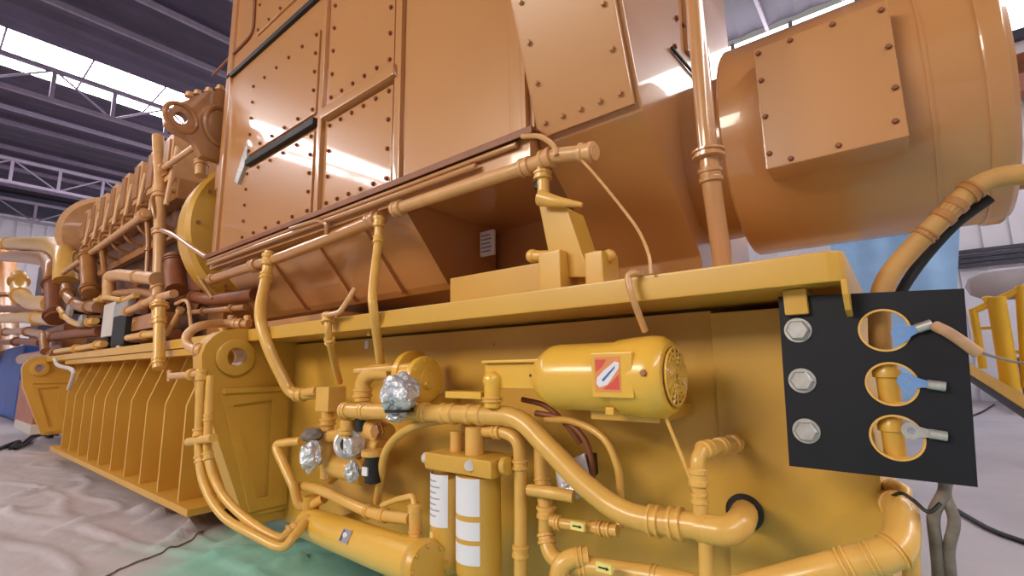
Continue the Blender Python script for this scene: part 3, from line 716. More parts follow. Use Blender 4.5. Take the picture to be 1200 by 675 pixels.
bm = B(); box(bm, P(512, 545, YF)[0], P(590, 545, YF)[0], YF - .075, YF + .1, P(548, 558, YF - .07)[2], P(548, 536, YF - .07)[2], .015); hd = link(bm, 'filter_head', YEL, fl)
link(cyl(B(), P(498, 536, YF), P(514, 540, YF), 7 * u_), 'head_plug', WBX, hd); link(cyl(B(), P(550, 546, YF - .07), P(550, 546, YF - .085), 6 * u_), 'head_plug', WBX, hd)
bm = B(); cyl(bm, P(590, 546, YF - .02), P(596, 546, YF - .02), 10 * u_); link(bm, 'head_plug', YEL, hd)
link(cyl(B(), P(556, 534, YF), P(556, 500, YF), 11 * u_), 'head_riser', PIP, hd)
link(cyl(B(), P(535, 536, YF + .02), P(535, 505, YF + .02), 8 * u_), 'head_riser', PIP, hd)
link(box(B(), a[0] - .1, a[0] + .1, YF + .06, YW, .95, 1.0, .005), 'wall_bracket', YEL, fl)
pipe('return_pipe', 'yellow pipe bending down right of the twin filters', 'pipe', [(560, 505, 1.52), (592, 506, 1.52), (608, 516, 1.52), (610, 560, 1.52), (610, 700, 1.52), (610, 820, 1.52)], 7.5, PIP, fil=.06, fit=[(.1, 1.3, 1.5), (.27, 1.3, 1.6), (.55, 1.3, 1.8)])
pipe('loop_hose', 'thin hose arching from behind the twin filters down to the frame bottom', 'hose', [(545, 490, 1.62), (500, 495, 1.55), (470, 508, 1.53), (452, 530, 1.53), (446, 560, 1.55), (442, 588, 1.6)], 5, PIP, 'spline')

# ================================================================== HEAT EXCHANGER
hx = thing('oil_cooler', 'yellow horizontal cylinder lying low in front of the frame below the valve cluster', 'cooler', P(430, 670, 1.55))
pa = P(360, 612, 1.62); pb = P(497, 662, 1.38); ax = (pb - pa).normalized(); r_ = rad((pa + pb) / 2, 20); L = (pb - pa).length
bm = B(); lathe(bm, pa, ax, [(0, 0), (.004, r_ * .5), (.015, r_ * .85), (.04, r_), (L, r_)], 36); link(bm, 'cooler_shell', MOT, hx)
bm = B(); lathe(bm, pb - ax * .02, ax, [(0, r_), (0, r_ * 1.12), (.03, r_ * 1.15), (.04, r_ * 1.15), (.06, r_ * 1.0), (.062, 0)], 36); ef = link(bm, 'end_flange', YEL, hx)
_, uu, vv = frame(ax)
for k in range(8):
    a_ = 2 * math.pi * k / 8; hexbolt(ef, pb + ax * .042 + (uu * math.cos(a_) + vv * math.sin(a_)) * r_ * .88, ax, .008, .01, YEL)
c = P(426, 640, 1.5); p_ = pa + ax * (c - pa).dot(ax); tocam = (CP - p_); tocam = (tocam - ax * tocam.dot(ax)).normalized(); up_ = ax.cross(tocam).normalized(); up_ = up_ if up_.z > 0 else -up_
o_ = p_ + tocam * (r_ + .0008); hw, hh = rad(c, 12), rad(c, 7)
lb = link(prism(B(), [o_ - ax * hw - up_ * hh, o_ + ax * hw - up_ * hh, o_ + ax * hw + up_ * hh, o_ - ax * hw + up_ * hh], tocam * .002), 'label', GRYL, hx)
link(lump(B(), o_ + tocam * .002, hw * .4, .003, hh * .6, .05), 'printed_mark', WHT, lb); link(prism(B(), [o_ + ax * hw * s + up_ * hh * t for s, t in ((-.8, -.8), (-.45, -.8), (-.45, .8), (-.8, .8))], tocam * .0026), 'printed_mark', RUB, lb)
link(cyl(B(), pa + ax * .05 + ZV * .0, pa + ax * .05 + ZV * (r_ * 1.8), r_ * .55), 'inlet_neck', YEL, hx)
sx = pa + ax * .12; link(box(B(), sx[0] - .03, sx[0] + .03, sx[1], YW, sx[2] - .05, sx[2] + .0, .004), 'support_bracket', YEL, hx)
sx = pa + ax * (L - .1); link(box(B(), sx[0] - .03, sx[0] + .03, sx[1] + .02, YW, sx[2] - .05, sx[2] + .0, .004), 'support_bracket', YEL, hx)
pipe('cooler_hose', 'bent hose dropping left of the foil wraps to the cooler inlet', 'hose', [(352, 517, 1.6), (334, 519, 1.56), (324, 524, 1.54), (334, 548, 1.54), (344, 570, 1.54), (350, 590, 1.56), (362, 592, 1.6), (380, 584, 1.62)], 5.2, PIP, 'spline')
pipe('cooler_hose', 'longer hose sloping from under the foil wraps to the upright nipple on the cooler', 'hose', [(354, 569, 1.60), (375, 574, 1.56), (410, 590, 1.52), (440, 602, 1.50), (482, 608, 1.46)], 6, PIP, 'spline', fit=[(.68, 1.2, 1.2), (.8, 1.25, 1.6)])
nz = pipe('upright_nipple', 'short upright pipe nipple on the right end of the cooler', 'pipe', [(486, 590, 1.45), (487, 630, 1.45), (487, 648, 1.44)], 7.5, PIP, fit=[(.1, 1.15, 1.2), (.62, 1.15, 1)])
pipe('vent_tube', 'thin crooked tube rising left from the upright nipple', 'tube', [(448, 592, 1.5), (466, 585, 1.48), (484, 581, 1.46), (486, 592, 1.45)], 3.6, PIP, fil=.03, seg=10)
# twin hoses around the near lug
pipe('lug_hose', 'outer of two hoses hanging down the left face of the near lug', 'hose', [(237, 436, 1.19), (234, 470, 1.19), (233, 530, 1.19), (240, 570, 1.2), (262, 605, 1.24), (300, 628, 1.3), (330, 641, 1.36), (345, 628, 1.42), (358, 612, 1.5)], 4.8, PIP, 'spline', fit=[(.01, 1.5, 3), (.23, 1.4, 2.2), (.33, 1.25, 1.8)])
pipe('lug_hose', 'inner of two hoses hanging down the left face of the near lug', 'hose', [(247, 440, 1.22), (245, 480, 1.22), (244, 535, 1.22), (258, 575, 1.25), (285, 605, 1.3), (325, 630, 1.38), (342, 620, 1.45), (362, 606, 1.54)], 4.8, PIP, 'spline', fit=[(.18, 1.3, 1.8), (.34, 1.3, 2.2), (.93, 1.3, 2)])
hc = pipe('hose_clamp', 'small yellow crossbar clamp joining the two hoses beside the near lug', 'clamp', [(221, 518, 1.18), (250, 513, 1.2)], 5, PIP)
th = thing('tee_handle', 'yellow tee handle valve left of the near lug, over the last gusset', 'valve', P(205, 441, 1.2))
a = P(220, 440, 1.2); u_ = rad(a, 1)
link(cyl(B(), P(200, 441, 1.2), P(236, 438, 1.2), 4 * u_), 'handle_bar', PNK, th); link(cyl(B(), P(199, 434, 1.2), P(199, 447, 1.2), 3 * u_), 'handle_grip', PNK, th); nut(th, P(226, 439, 1.2), XV, 7 * u_, 9 * u_)
pipe('loop_hose', 'pale pinkish hose looping over the near lug from the engine side', 'hose', [(290, 380, 1.62), (262, 379, 1.5), (235, 382, 1.32), (220, 392, 1.25), (220, 404, 1.24), (232, 410, 1.24), (250, 410, 1.3)], 5.2, PNK, 'spline', fit=[(.08, 1.4, 2), (.9, 1.5, 2.2)])

# ================================================================== LOWER RIGHT PIPEWORK
pv = pipe('upright_pipe', 'upright yellow pipe with unions between the return pipe and the white tag', 'pipe', [(634, 520, 1.58), (635, 560, 1.56), (640, 596, 1.54), (640, 625, 1.54), (645, 648, 1.52), (662, 664, 1.5)], 9, PIP, 'spline', fit=[(.3, 1.12, 1.0), (.52, 1.3, 1.5), (.72, 1.22, 1.3)])
pipe('flat_bracket', 'rounded yellow bracket bar held across the upright pipe', 'bracket', [(620, 574, 1.5), (645, 577, 1.5), (672, 582, 1.52)], 7, PIP, fil=.03)
sp = pipe('sensor_tube', 'short horizontal sensor tube with a pale arrow label', 'tube', [(646, 611, 1.52), (668, 615, 1.52), (724, 622, 1.52)], 6.3, PIP, fit=[(.12, 1.4, 1.2), (.6, 1.15, .8), (.75, 1.35, 1.0), (.86, 1.3, 1.2)])
def arrow(parent, px, py, Y, hw, hh, dirx):
    c = P(px, py, Y); hw, hh = rad(c, hw), rad(c, hh); n = dirx.cross(ZV).normalized(); n = n if n.y < 0 else -n; u2 = n.cross(dirx); u2 = u2 if u2.z > 0 else -u2
    l_ = link(prism(B(), [c + dirx * s * hw + u2 * t * hh for s, t in ((-1, -1), (1, -1), (1, 1), (-1, 1))], -n * .012), 'label', YLL, parent)
    link(prism(B(), [c + n * .001 + dirx * s * hw + u2 * t * hh for s, t in ((-.65, -.18), (.35, -.18), (.35, -.45), (.75, 0), (.35, .45), (.35, .18), (-.65, .18))], -n * .002), 'printed_arrow', RUB, l_)
arrow(sp, 676, 617, 1.475, 9, 4.5, XV)
bp = pipe('bypass_pipe', 'large pipe at the bottom with a second pale arrow label', 'pipe', [(668, 662, 1.5), (700, 666, 1.5), (770, 676, 1.5), (830, 690, 1.5)], 12, PIP, fit=[(.14, 1.12, .8), (.66, 1.12, .7)])
arrow(bp, 707, 666, 1.41, 10, 5, XV)
pipe('bypass_elbow', 'fat elbow hanging from the upright pipe at the bottom edge', 'elbow', [(690, 652, 1.5), (668, 654, 1.47), (655, 664, 1.45), (656, 690, 1.45), (656, 740, 1.45)], 11, PIP, fil=.08, fit=[(.1, 1.1, .8), (.45, 1.1, .8)])
pipe('thin_hose', 'outer thin hose arcing down behind the delivery pipe under the motor', 'hose', [(640, 492, 1.62), (672, 494, 1.6), (706, 512, 1.58), (723, 545, 1.58), (727, 580, 1.6), (726, 618, 1.56)], 4.4, PIP, 'spline')
pipe('thin_hose', 'inner thin hose arcing down behind the delivery pipe under the motor', 'hose', [(628, 484, 1.62), (655, 490, 1.62), (680, 508, 1.62), (692, 535, 1.62), (695, 575, 1.62)], 3.6, BRN, 'spline')
pipe('thin_hose', 'darkest thin hose crossing between motor and delivery pipe', 'hose', [(612, 468, 1.62), (640, 476, 1.63), (664, 498, 1.64), (680, 520, 1.65)], 3.2, BRN, 'spline')
tg = thing('wrapped_sensor', 'white tag and crumpled foil wrapped behind the delivery pipe', 'sensor', P(672, 590, 1.6))
q0, q1 = P(652, 560, 1.6), P(688, 560, 1.6)
link(prism(B(), [P(650, 548, 1.6), P(684, 531, 1.6), P(690, 560, 1.6), P(672, 582, 1.6), P(654, 578, 1.6)], (0, .05, 0), .004), 'white_tag', WHT, tg)
link(prism(B(), [P(683, 532, 1.61), P(692, 533, 1.61), P(694, 558, 1.61), P(689, 562, 1.61)], (0, .05, 0), .003), 'black_edge', RUB, tg)
c = P(672, 572, 1.57); link(lump(B(), c, rad(c, 13), rad(c, 9), rad(c, 11), .35, 2.2, 4, 12), 'foil_bag', FOI, tg, sharp=25)

# bottom right, round the end of the base
dp = pipe('discharge_pipe', 'large yellow discharge pipe curving up round the right end of the base', 'pipe', [(860, 695, 1.46), (950, 672, 1.48), (1056, 646, 1.52), (1057, 596, 1.66), (1040, 588, 1.9)], 17, PIP, fil=.05, fit=[(.36, 1.1, .6), (.43, 1.06, .5), (.5, 1.12, .4), (.78, 1.08, .5)])
pipe('discharge_pipe', 'vertical pale pipe beneath the elbow at the base end, near the hanging cords', 'pipe', [(1066, 628, 1.62), (1068, 660, 1.62), (1068, 690, 1.62), (1068, 880, 1.62)], 9, PIP)
pipe('end_bracket', 'short stub elbow just under the black plate at the end of the base', 'pipe', [(1038, 571, 1.9), (1052, 570, 1.8), (1060, 576, 1.74), (1060, 590, 1.72)], 7.5, PIP, fil=.05, fit=[(.3, 1.25, 1)])

# ================================================================== BLACK PLATE
YB = 1.58
pl = thing('black_plate', 'black steel plate with three bolts and three round openings at the base end', 'plate', P(1030, 565, YB))
cr = [P(912, 348, YB), P(1130, 338, YB), P(1146, 571, YB), P(925, 546, YB)]
hs = [P(1036, 387, YB), P(1045, 450, YB), P(1051, 513, YB)]; hr = [.0545, .0545, .0555]
bm = B(); holed(bm, cr, [circ(c, XV, ZV, r, 36) for c, r in zip(hs, hr)], (0, .016, 0)); link(bm, 'plate_body', BLK, pl, sharp=30)
for c, r in zip(hs, hr):
    bm = B(); ring_o, ring_i = r + .001, r - .004
    lathe(bm, c - YV * .002, YV, [(0, ring_i), (0, ring_o), (.02, ring_o), (.02, ring_i), (0, ring_i)], 36)
    for f in [f for f in bm.faces if len(f.verts) > 8]: bm.faces.remove(f)
    link(bm, 'opening_rim', PIP, pl)
for q in ((935, 387), (940, 446), (945, 505)):
    c = P(*q, YB); bm = B(); r = rad(c, 12)
    lathe(bm, c, -YV, [(0, r * 1.18), (.003, r * 1.18), (.003, r)], 24); lathe(bm, c - YV * .003, -YV, [(0, r), (.012, r), (.016, r * .86)], 6); link(bm, 'bolt', STL, pl)
    link(cyl(B(), c + YV * .014, Vector((c[0], YW - .02, c[2])), .02), 'standoff', YEL, pl)
# hose behind the plate, seen through the top opening
pipe('supply_hose', 'thick amber hose curving down from upper right and passing behind the black plate', 'hose', [(1215, 203, 1.72), (1170, 208, 1.72), (1140, 222, 1.71), (1110, 250, 1.70), (1068, 292, 1.69), (1041, 325, 1.67), (1032, 352, 1.66), (1031, 385, 1.66), (1033, 425, 1.68)], 11.5, HOS, 'spline', fit=[(.2, 1.2, 1.0), (.3, 1.12, 2.4), (.42, 1.12, .8)], fm=ENG)
pipe('black_cable', 'dark cable running close beneath the thick amber hose above the black plate', 'cable', [(1160, 232, 1.78), (1120, 262, 1.78), (1085, 300, 1.78), (1060, 335, 1.76), (1050, 360, 1.76)], 6, RUB, 'spline')
for k, (px, py, lab) in enumerate(((1041, 451, 'yellow plug fitting seen through the middle opening of the black plate'), (1047, 514, 'yellow plug fitting seen through the lowest opening of the black plate'))):
    t = thing('plug_fitting', lab, 'fitting', P(px, py + 20, YB + .04)); c = P(px, py, YB + .04); u_ = rad(c, 1)
    bm = B(); lathe(bm, c - ZV * 28 * u_, ZV, [(0, 11 * u_), (3 * u_, 13 * u_), (8 * u_, 13 * u_), (9 * u_, 11 * u_), (36 * u_, 11 * u_), (37 * u_, 14 * u_), (44 * u_, 14 * u_), (47 * u_, 12 * u_), (52 * u_, 12 * u_), (54 * u_, 10 * u_)], 26); link(bm, 'plug_body', YEL, t)
    link(cyl(B(), c + YV * .005, Vector((c[0], YW + .05, c[2])), 9 * u_), 'plug_stem', YEL, t)
# ring terminals
def terminal(label, px, py, px2, py2, cable=None, tint=BLT, holeaxis=0):
    a = P(px, py, YB - .012); b = P(px2, py2, YB - .012); d = (b - a).normalized(); n = Vector((d.z, 0, -d.x)); u_ = rad(a, 1)
    t = thing('cable_terminal', label, 'terminal', a, 'cable terminals')
    o_ = [a + (d * math.cos(v) + n * math.sin(v)) * 9.5 * u_ for v in [math.radians(40 + 280 * k / 20) for k in range(21)]] + [a + d * 20 * u_ - n * 3.5 * u_, b - n * 4 * u_, b + n * 4 * u_, a + d * 20 * u_ + n * 3.5 * u_]
    o_ = [p + Vector((0, 0, 0)) for p in o_]
    link(holed(B(), o_, [circ(a, d, n, 4 * u_, 16)], (0, .004, 0)), 'ring_tongue', tint, t)
    link(cyl(B(), b - d * 4 * u_, b + d * 12 * u_, 5.5 * u_), 'crimp_barrel', STL, t)
    return t
t1 = terminal('upper ring terminal clamped at the top opening, its taped cable going right', 1056, 391, 1078, 384)
t2 = terminal('middle ring terminal with a bare crimp sleeve at the second opening', 1063, 447, 1092, 451)
t3 = terminal('lowest dull ring terminal smeared across the third opening', 1068, 505, 1094, 509, tint=STL)
pipe('taped_cable', 'tan taped cable tail leaving the upper ring terminal over the plate edge', 'cable', [(1096, 382, 1.56), (1112, 390, 1.54), (1130, 402, 1.53), (1146, 414, 1.54)], 6.5, TAN, 'spline')
pipe('thin_wire', 'thin grey wire drooping right from the taped cable toward the railing', 'wire', [(1144, 411, 1.55), (1165, 418, 1.7), (1190, 424, 1.9), (1230, 430, 2.1)], 1.6, COR, 'spline', seg=8)
# hanging cords
pipe('hanging_cord', 'left grey cord hanging from behind the black plate to the floor', 'cord', [(1108, 560, 1.66), (1106, 578, 1.66), (1094, 604, 1.66), (1097, 640, 1.67), (1100, 690, 1.68), (1098, 850, 1.7)], 6.5, COR, 'spline')
pipe('hanging_cord', 'right grey cord hanging twisted beside the left one under the plate', 'cord', [(1110, 562, 1.68), (1108, 580, 1.67), (1118, 610, 1.66), (1112, 645, 1.67), (1114, 690, 1.68), (1112, 850, 1.72)], 6, COR, 'spline')
pipe('looped_wire', 'dark wire looping from the base end to the hanging cords', 'wire', [(1040, 585, 1.7), (1055, 578, 1.64), (1070, 586, 1.62), (1088, 600, 1.6), (1102, 590, 1.62)], 2.2, RUB, 'spline', seg=8)

# ================================================================== ENGINE (beyond the enclosure)
eng = thing('engine_block', 'brown-yellow engine block with side covers behind the ribbed base section', 'engine', (-8.2, 2.6, 1.54))
prof = [(2.05, 1.56), (2.05, 2.75), (1.95, 2.95), (1.95, 3.3), (3.25, 3.3), (3.25, 1.56)]
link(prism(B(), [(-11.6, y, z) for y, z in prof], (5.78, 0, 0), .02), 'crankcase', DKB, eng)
for k in range(8):
    X = -6.35 - .62 * k
    bm = B(); prism(bm, [(X + u, 2.05, 1.95 + v) for u, v in rrect(-.24, .24, 0, .62, .1)], (0, -.04, 0), .008); c = link(bm, 'crankcase_door', BRN, eng)
    for u in (-.19, .19):
        for v in (.08, .54): hexbolt(c, Vector((X + u, 2.01, 1.95 + v)), -YV, .018, .02, ENG)
link(box(B(), -11.6, -5.84, 1.86, 1.96, 2.86, 2.96, .01), 'manifold_ledge', ENG, eng)
# cylinder heads
HX = [-6.75 - .62 * k for k in range(8)]
place = ['nearest to the vertical riser pipe', 'second from the vertical riser pipe', 'third from the vertical riser pipe', 'fourth from the vertical riser pipe', 'fifth from the vertical riser pipe', 'sixth from the vertical riser pipe', 'seventh from the vertical riser pipe', 'last of the row, beside the round turbo housing']
def head(X, lab):
    h = thing('cylinder_head', 'upright tan cylinder head cover, ' + lab, 'cylinder head', (X, 2.1, 3.3), 'cylinder heads')
    link(box(B(), X - .25, X + .25, 1.80, 2.5, 3.3, 3.55, .02), 'head_block', ENG, h)
    bm = B(); prism(bm, [(X + u, 1.74, 3.55 + v) for u, v in rrect(-.15, .15, 0, .6, .05)], (0, .65, 0), .015); cv = link(bm, 'valve_cover', PNK, h)
    link(box(B(), X - .1, X + .1, 1.715, 1.745, 3.62, 4.08, .012), 'cover_panel', ENG, cv)
    for v in (3.6, 4.1): hexbolt(cv, Vector((X - .12, 1.739, v)), -YV, .016, .02, ENG)
    link(cyl(B(), (X + .18, 1.74, 3.42), (X + .18, 1.95, 3.42), .05), 'injector_port', PNK, h)
    link(cyl(B(), (X + .2, 1.72, 3.2), (X + .2, 1.78, 3.95), .028), 'push_tube', PNK, h)
    link(sweep(B(), path([Vector((X - .05, 1.78, 3.4)), Vector((X - .05, 1.66, 3.36)), Vector((X + .02, 1.64, 3.2)), Vector((X + .06, 1.7, 3.02)), Vector((X + .06, 1.9, 2.95))], 'spline', 0), .022, 8), 'fuel_line', ENG, h)
    return h
for X, l in zip(HX, place): head(X, l)
# turbo housing at the far end
tu = thing('turbo_housing', 'big round brown turbo housing beyond the last cylinder head', 'turbocharger', (-12.2, 2.4, 3.2))
bm = B(); lathe(bm, (-12.9, 2.35, 4.0), XV, [(0, .3), (.02, .6), (.15, .74), (.5, .78), (.56, .78), (.6, .7), (.64, .5), (.9, .42), (.9, 0)], 40); link(bm, 'volute', ENG, tu)
bm = B(); lathe(bm, (-12.38, 2.35, 4.0), XV, [(0, .74), (0, .83), (.06, .83), (.06, .74)], 40); link(bm, 'clamp_ring', PNK, tu)
link(cyl(B(), (-12.5, 2.35, 1.54), (-12.5, 2.35, 3.4), .3), 'pedestal', ENG, tu)
link(box(B(), -13.2, -11.7, 1.9, 3.2, 1.2, 1.56, .02), 'carrier', ENG, tu)
# round end housing between engine and enclosure, with lifting plate
fw = thing('flywheel_housing', 'orange round flywheel housing between engine and enclosure', 'housing', (-5.55, 2.55, 1.56))
bm = B(); lathe(bm, (-5.75, 2.5, 2.75), XV, [(0, .8), (.02, .88), (.3, .9), (.34, .86), (.36, .6), (.4, .55), (.4, 0)], 48); ho = link(bm, 'bell', YEL, fw)
for k in range(14):
    a_ = 2 * math.pi * k / 14; hexbolt(ho, Vector((-5.415, 2.5 + .8 * math.cos(a_), 2.75 + .8 * math.sin(a_))), XV, .022, .03, ENG)
link(box(B(), -5.8, -5.4, 2.0, 3.0, 1.56, 2.1, .02), 'foot', ENG, fw)
XL2 = -4.95
lp = thing('lifting_plate', 'brown lifting plate with an oval eye at the upper left corner of the enclosure', 'lifting plate', PX(245, 190, XL2))
o_ = [PX(x, y, XL2) for x, y in ((300, 118), (285, 108), (262, 106), (240, 108), (222, 116), (205, 122), (195, 132), (195, 143), (203, 152), (216, 158), (228, 166), (236, 182), (262, 190), (300, 190))]
hc_ = PX(212, 138, XL2); e0 = [hc_ + (PX(220, 142, XL2) - hc_) * math.cos(2 * math.pi * k / 20) + (PX(214, 132, XL2) - hc_) * math.sin(2 * math.pi * k / 20) for k in range(20)]
link(holed(B(), o_, [e0], (-.1, 0, 0)), 'plate_web', ENG, lp)
bm = B(); sweep(bm, [hc_ + (PX(230, 148, XL2) - hc_) * math.cos(2 * math.pi * k / 28) + (PX(216, 124, XL2) - hc_) * math.sin(2 * math.pi * k / 28) for k in range(29)], .022, 8); link(bm, 'eye_rim', ENG, lp)
for x, y in ((222, 112), (232, 110), (245, 107), (258, 104), (226, 122)):
    hexbolt(lp, PX(x, y + 2, XL2 - .05), ZV, .035, .05, PNK)
link(sweep(B(), [PX(258, 148, XL2) + (PX(275, 158, XL2) - PX(258, 148, XL2)) * math.cos(2 * math.pi * k / 24) + (PX(262, 128, XL2) - PX(258, 148, XL2)) * math.sin(2 * math.pi * k / 24) for k in range(25)], .03, 8), 'ring_boss', ENG, lp)
link(box(B(), XL2 - .1, XL2, 1.7, 3.0, 3.0, 3.35, .02), 'plate_base', ENG, lp)

# engine pipework: unique pieces along the side
pipe('riser_pipe', 'tall vertical tan riser pipe between the cylinder heads and the orange housing', 'pipe', [(185, 160, 1.72), (188, 215, 1.72), (187, 300, 1.72), (186, 330, 1.72), (186, 378, 1.62)], 6.5, PNK, fil=.05, fit=[(.34, 1.35, 1.4), (.52, 1.3, 1.2), (.78, 1.25, 2)])
pipe('riser_pipe', 'short vertical pipe with flange dropping over the top edge of the gussets', 'pipe', [(187, 352, 1.44), (187, 390, 1.44), (186, 432, 1.42)], 6.2, PIP, fit=[(.08, 1.6, .8), (.3, 1.25, 1.4), (.9, 1.2, 1.2)])
pipe('handrail_pipe', 'pale straight rail rising along the row of cylinder heads', 'rail', [(74, 320, 1.62), (172, 250, 1.62)], 3.4, PNK, fit=[(.98, 1.6, 2)])
pipe('oil_pipe', 'thin hose drooping from the riser pipe across the orange round housing', 'hose', [(190, 270, 1.66), (205, 276, 1.64), (225, 290, 1.62), (246, 303, 1.62)], 3.0, ORA, 'spline')
pipe('branch_pipe', 'slim branch leaning right from the top of the riser pipe', 'pipe', [(190, 198, 1.7), (208, 186, 1.68), (228, 172, 1.66)], 3.2, PNK, fit=[(.05, 1.8, 2)])
pipe('stub_column', 'short upright tan stub on top of the orange round housing', 'stub', [(236, 188, 1.66), (236, 206, 1.66)], 6.5, PNK, fit=[(.2, 1.2, 1)])
pipe('cross_pipe', 'stout horizontal pipe with rounded end below the handrail, meeting the riser', 'pipe', [(128, 350, 1.66), (128, 324, 1.66), (140, 322, 1.66), (184, 327, 1.66)], 7, PNK, fil=.12, fit=[(.7, 1.15, 1)])
pipe('cross_pipe', 'middle horizontal pipe below the stout one, ending at the riser', 'pipe', [(132, 345, 1.72), (165, 342, 1.72), (186, 348, 1.7)], 5, ENG)
pipe('slanted_pipe', 'slanted union pipe climbing from the white module to the riser', 'pipe', [(146, 367, 1.56), (165, 358, 1.56), (182, 350, 1.56), (204, 344, 1.58)], 4.4, PNK, fit=[(.1, 1.5, 1.6), (.45, 1.3, 1.4), (.75, 1.4, 1.5)])
pipe('brown_pot', 'upright red-brown pot fitting to the right of the riser pipe', 'pot', [(205, 300, 1.72), (205, 318, 1.72), (207, 340, 1.7)], 11, BRN, fit=[(.1, 1.15, .4), (.85, .9, .5)])
pipe('drip_cable', 'pale thin cable hanging behind the loop of pinkish hose', 'cable', [(206, 356, 1.5), (216, 352, 1.5), (221, 358, 1.5), (224, 384, 1.5)], 2.0, PNK, 'spline', seg=8)
pipe('stay_rod', 'short slanted stay rod left of the pinkish hose loop', 'rod', [(195, 392, 1.52), (212, 362, 1.54)], 2.6, PNK, fit=[(.95, 1.6, 2)])
pipe('stay_rod', 'thin diagonal stay under the corner of the enclosure', 'rod', [(216, 300, 1.8), (250, 350, 1.8)], 2.2, ENG)
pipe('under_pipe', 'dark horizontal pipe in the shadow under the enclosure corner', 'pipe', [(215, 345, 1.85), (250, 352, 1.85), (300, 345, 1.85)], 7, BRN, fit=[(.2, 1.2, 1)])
pipe('fuel_pipe', 'long brown pipe running low along the engine side to the white module', 'pipe', [(40, 398, 1.66), (80, 392, 1.66), (118, 388, 1.66)], 5.0, BRN, fit=[(.4, 1.2, 1)])
pipe('fuel_pipe', 'tan pipe just above the flange left of the white module', 'pipe', [(66, 412, 1.56), (95, 408, 1.56), (122, 403, 1.56)], 3.4, PIP, fit=[(.5, 1.6, 1.4), (.9, 1.5, 1.4)])
pipe('fuel_pipe', 'tan pipe just above the flange between the module and the vertical pipe', 'pipe', [(150, 396, 1.56), (168, 393, 1.56), (184, 391, 1.56)], 4, PIP, fit=[(.6, 1.4, 1)])
pipe('coolant_pipe', 'uppermost fat pipe entering from the left edge below the white wall', 'pipe', [(-30, 286, 1.7), (40, 286, 1.7), (66, 288, 1.7), (78, 300, 1.7), (77, 330, 1.7)], 8, PIP, fil=.5, fit=[(.62, 1.15, .8)])
pipe('coolant_pipe', 'second fat brown pipe from the left edge, just under the uppermost', 'pipe', [(-30, 300, 1.66), (30, 301, 1.66), (56, 303, 1.66), (64, 316, 1.66), (62, 345, 1.66)], 7, ENG, fil=.4, fit=[(.5, 1.15, .8)])
pipe('standpipe', 'thick vertical standpipe at the left edge of the picture', 'pipe', [(6, 300, 2.1), (6, 350, 2.1), (6, 420, 2.1)], 11, ENG, fit=[(.5, 1.2, .5)])
pipe('bent_elbow', 'ribbed elbow curving right between the two left-edge pipes', 'elbow', [(22, 322, 1.6), (22, 345, 1.6), (36, 355, 1.6), (60, 356, 1.6)], 8, PIP, fil=.35, fit=[(.05, 1.4, .5), (.2, 1.3, .4)])
pipe('flanged_body', 'upright flanged body where the left-edge pipes join the engine', 'fitting', [(64, 330, 1.6), (65, 350, 1.6), (66, 374, 1.6)], 10, BRN, fit=[(.06, 1.25, .4), (.9, 1.2, .4)])
pipe('coolant_pipe', 'long pale pipe from the left edge at mid height, above the brown shelf', 'pipe', [(-30, 375, 1.6), (30, 372, 1.6), (64, 374, 1.6)], 5.5, PIP, fit=[(.9, 1.2, 1)])
pipe('coolant_pipe', 'reddish slim pipe just above the long pale one at the left edge', 'pipe', [(-30, 362, 1.64), (14, 362, 1.64), (60, 363, 1.64)], 4, BRN, fit=[(.5, 1.3, 1.2)])
pipe('elbow_stack', 'three-flange elbow stack under the end of the handrail', 'elbow', [(78, 336, 1.58), (82, 352, 1.58), (96, 360, 1.58), (116, 360, 1.58)], 6, ENG, fil=.2, fit=[(.1, 1.4, .6), (.4, 1.3, .6), (.8, 1.3, .6)])
pipe('tan_column', 'square-shouldered tan column below the middle of the handrail', 'column', [(103, 296, 1.6), (104, 322, 1.6), (106, 344, 1.6)], 8, ENG, fit=[(.1, 1.2, .6), (.9, 1.3, .6)])
pipe('pale_hose', 'pale short hose bending down beside the far lug', 'hose', [(64, 421, 1.44), (68, 428, 1.38), (84, 433, 1.34), (86, 440, 1.34), (81, 456, 1.36)], 2.2, WBX, 'spline')
for k, (px, py, lab) in enumerate(((88, 364, 'grey knurled valve knob left of the white module, upper of two'), (103, 376, 'grey knurled valve knob left of the white module, lower of two'))):
    v = thing('knurled_valve', lab, 'valve', P(px, py + 8, 1.56)); c = P(px, py, 1.56); u_ = rad(c, 1)
    bm = B(); lathe(bm, c - YV * .1, YV, [(0, 4 * u_), (.02, 7 * u_), (.07, 7 * u_), (.08, 5 * u_)], 12); link(bm, 'knob', STL, v); link(cyl(B(), c - YV * .02, c + YV * .3, 4 * u_), 'stem', RUB, v)
md = thing('control_module', 'white and black control module on the flange between two pipes', 'module', P(138, 408, 1.56))
def pbox(x0, x1, y0, y1, Y0, Y1, m, nm, par, bev=.01):
    a, b = P(x0, (y0 + y1) / 2, Y0), P(x1, (y0 + y1) / 2, Y0); cx = (x0 + x1) / 2
    return link(box(B(), a[0], b[0], Y0, Y1, P(cx, y1, Y0)[2], P(cx, y0, Y0)[2], bev), nm, m, par)
pbox(120, 133, 356, 394, 1.58, 1.75, WBX, 'white_case', md); pbox(131, 146, 370, 404, 1.54, 1.7, RUB, 'black_case', md); pbox(133, 148, 355, 372, 1.56, 1.7, STL, 'silver_top', md)
pbox(136, 140, 400, 410, 1.56, 1.6, WBX, 'mount_foot', md, .004); pbox(122, 126, 390, 408, 1.6, 1.64, RUB, 'mount_foot', md, .004)
jb = thing('junction_box', 'tan flat box pair behind the vertical pipe above the gussets', 'box', P(168, 398, 1.62))
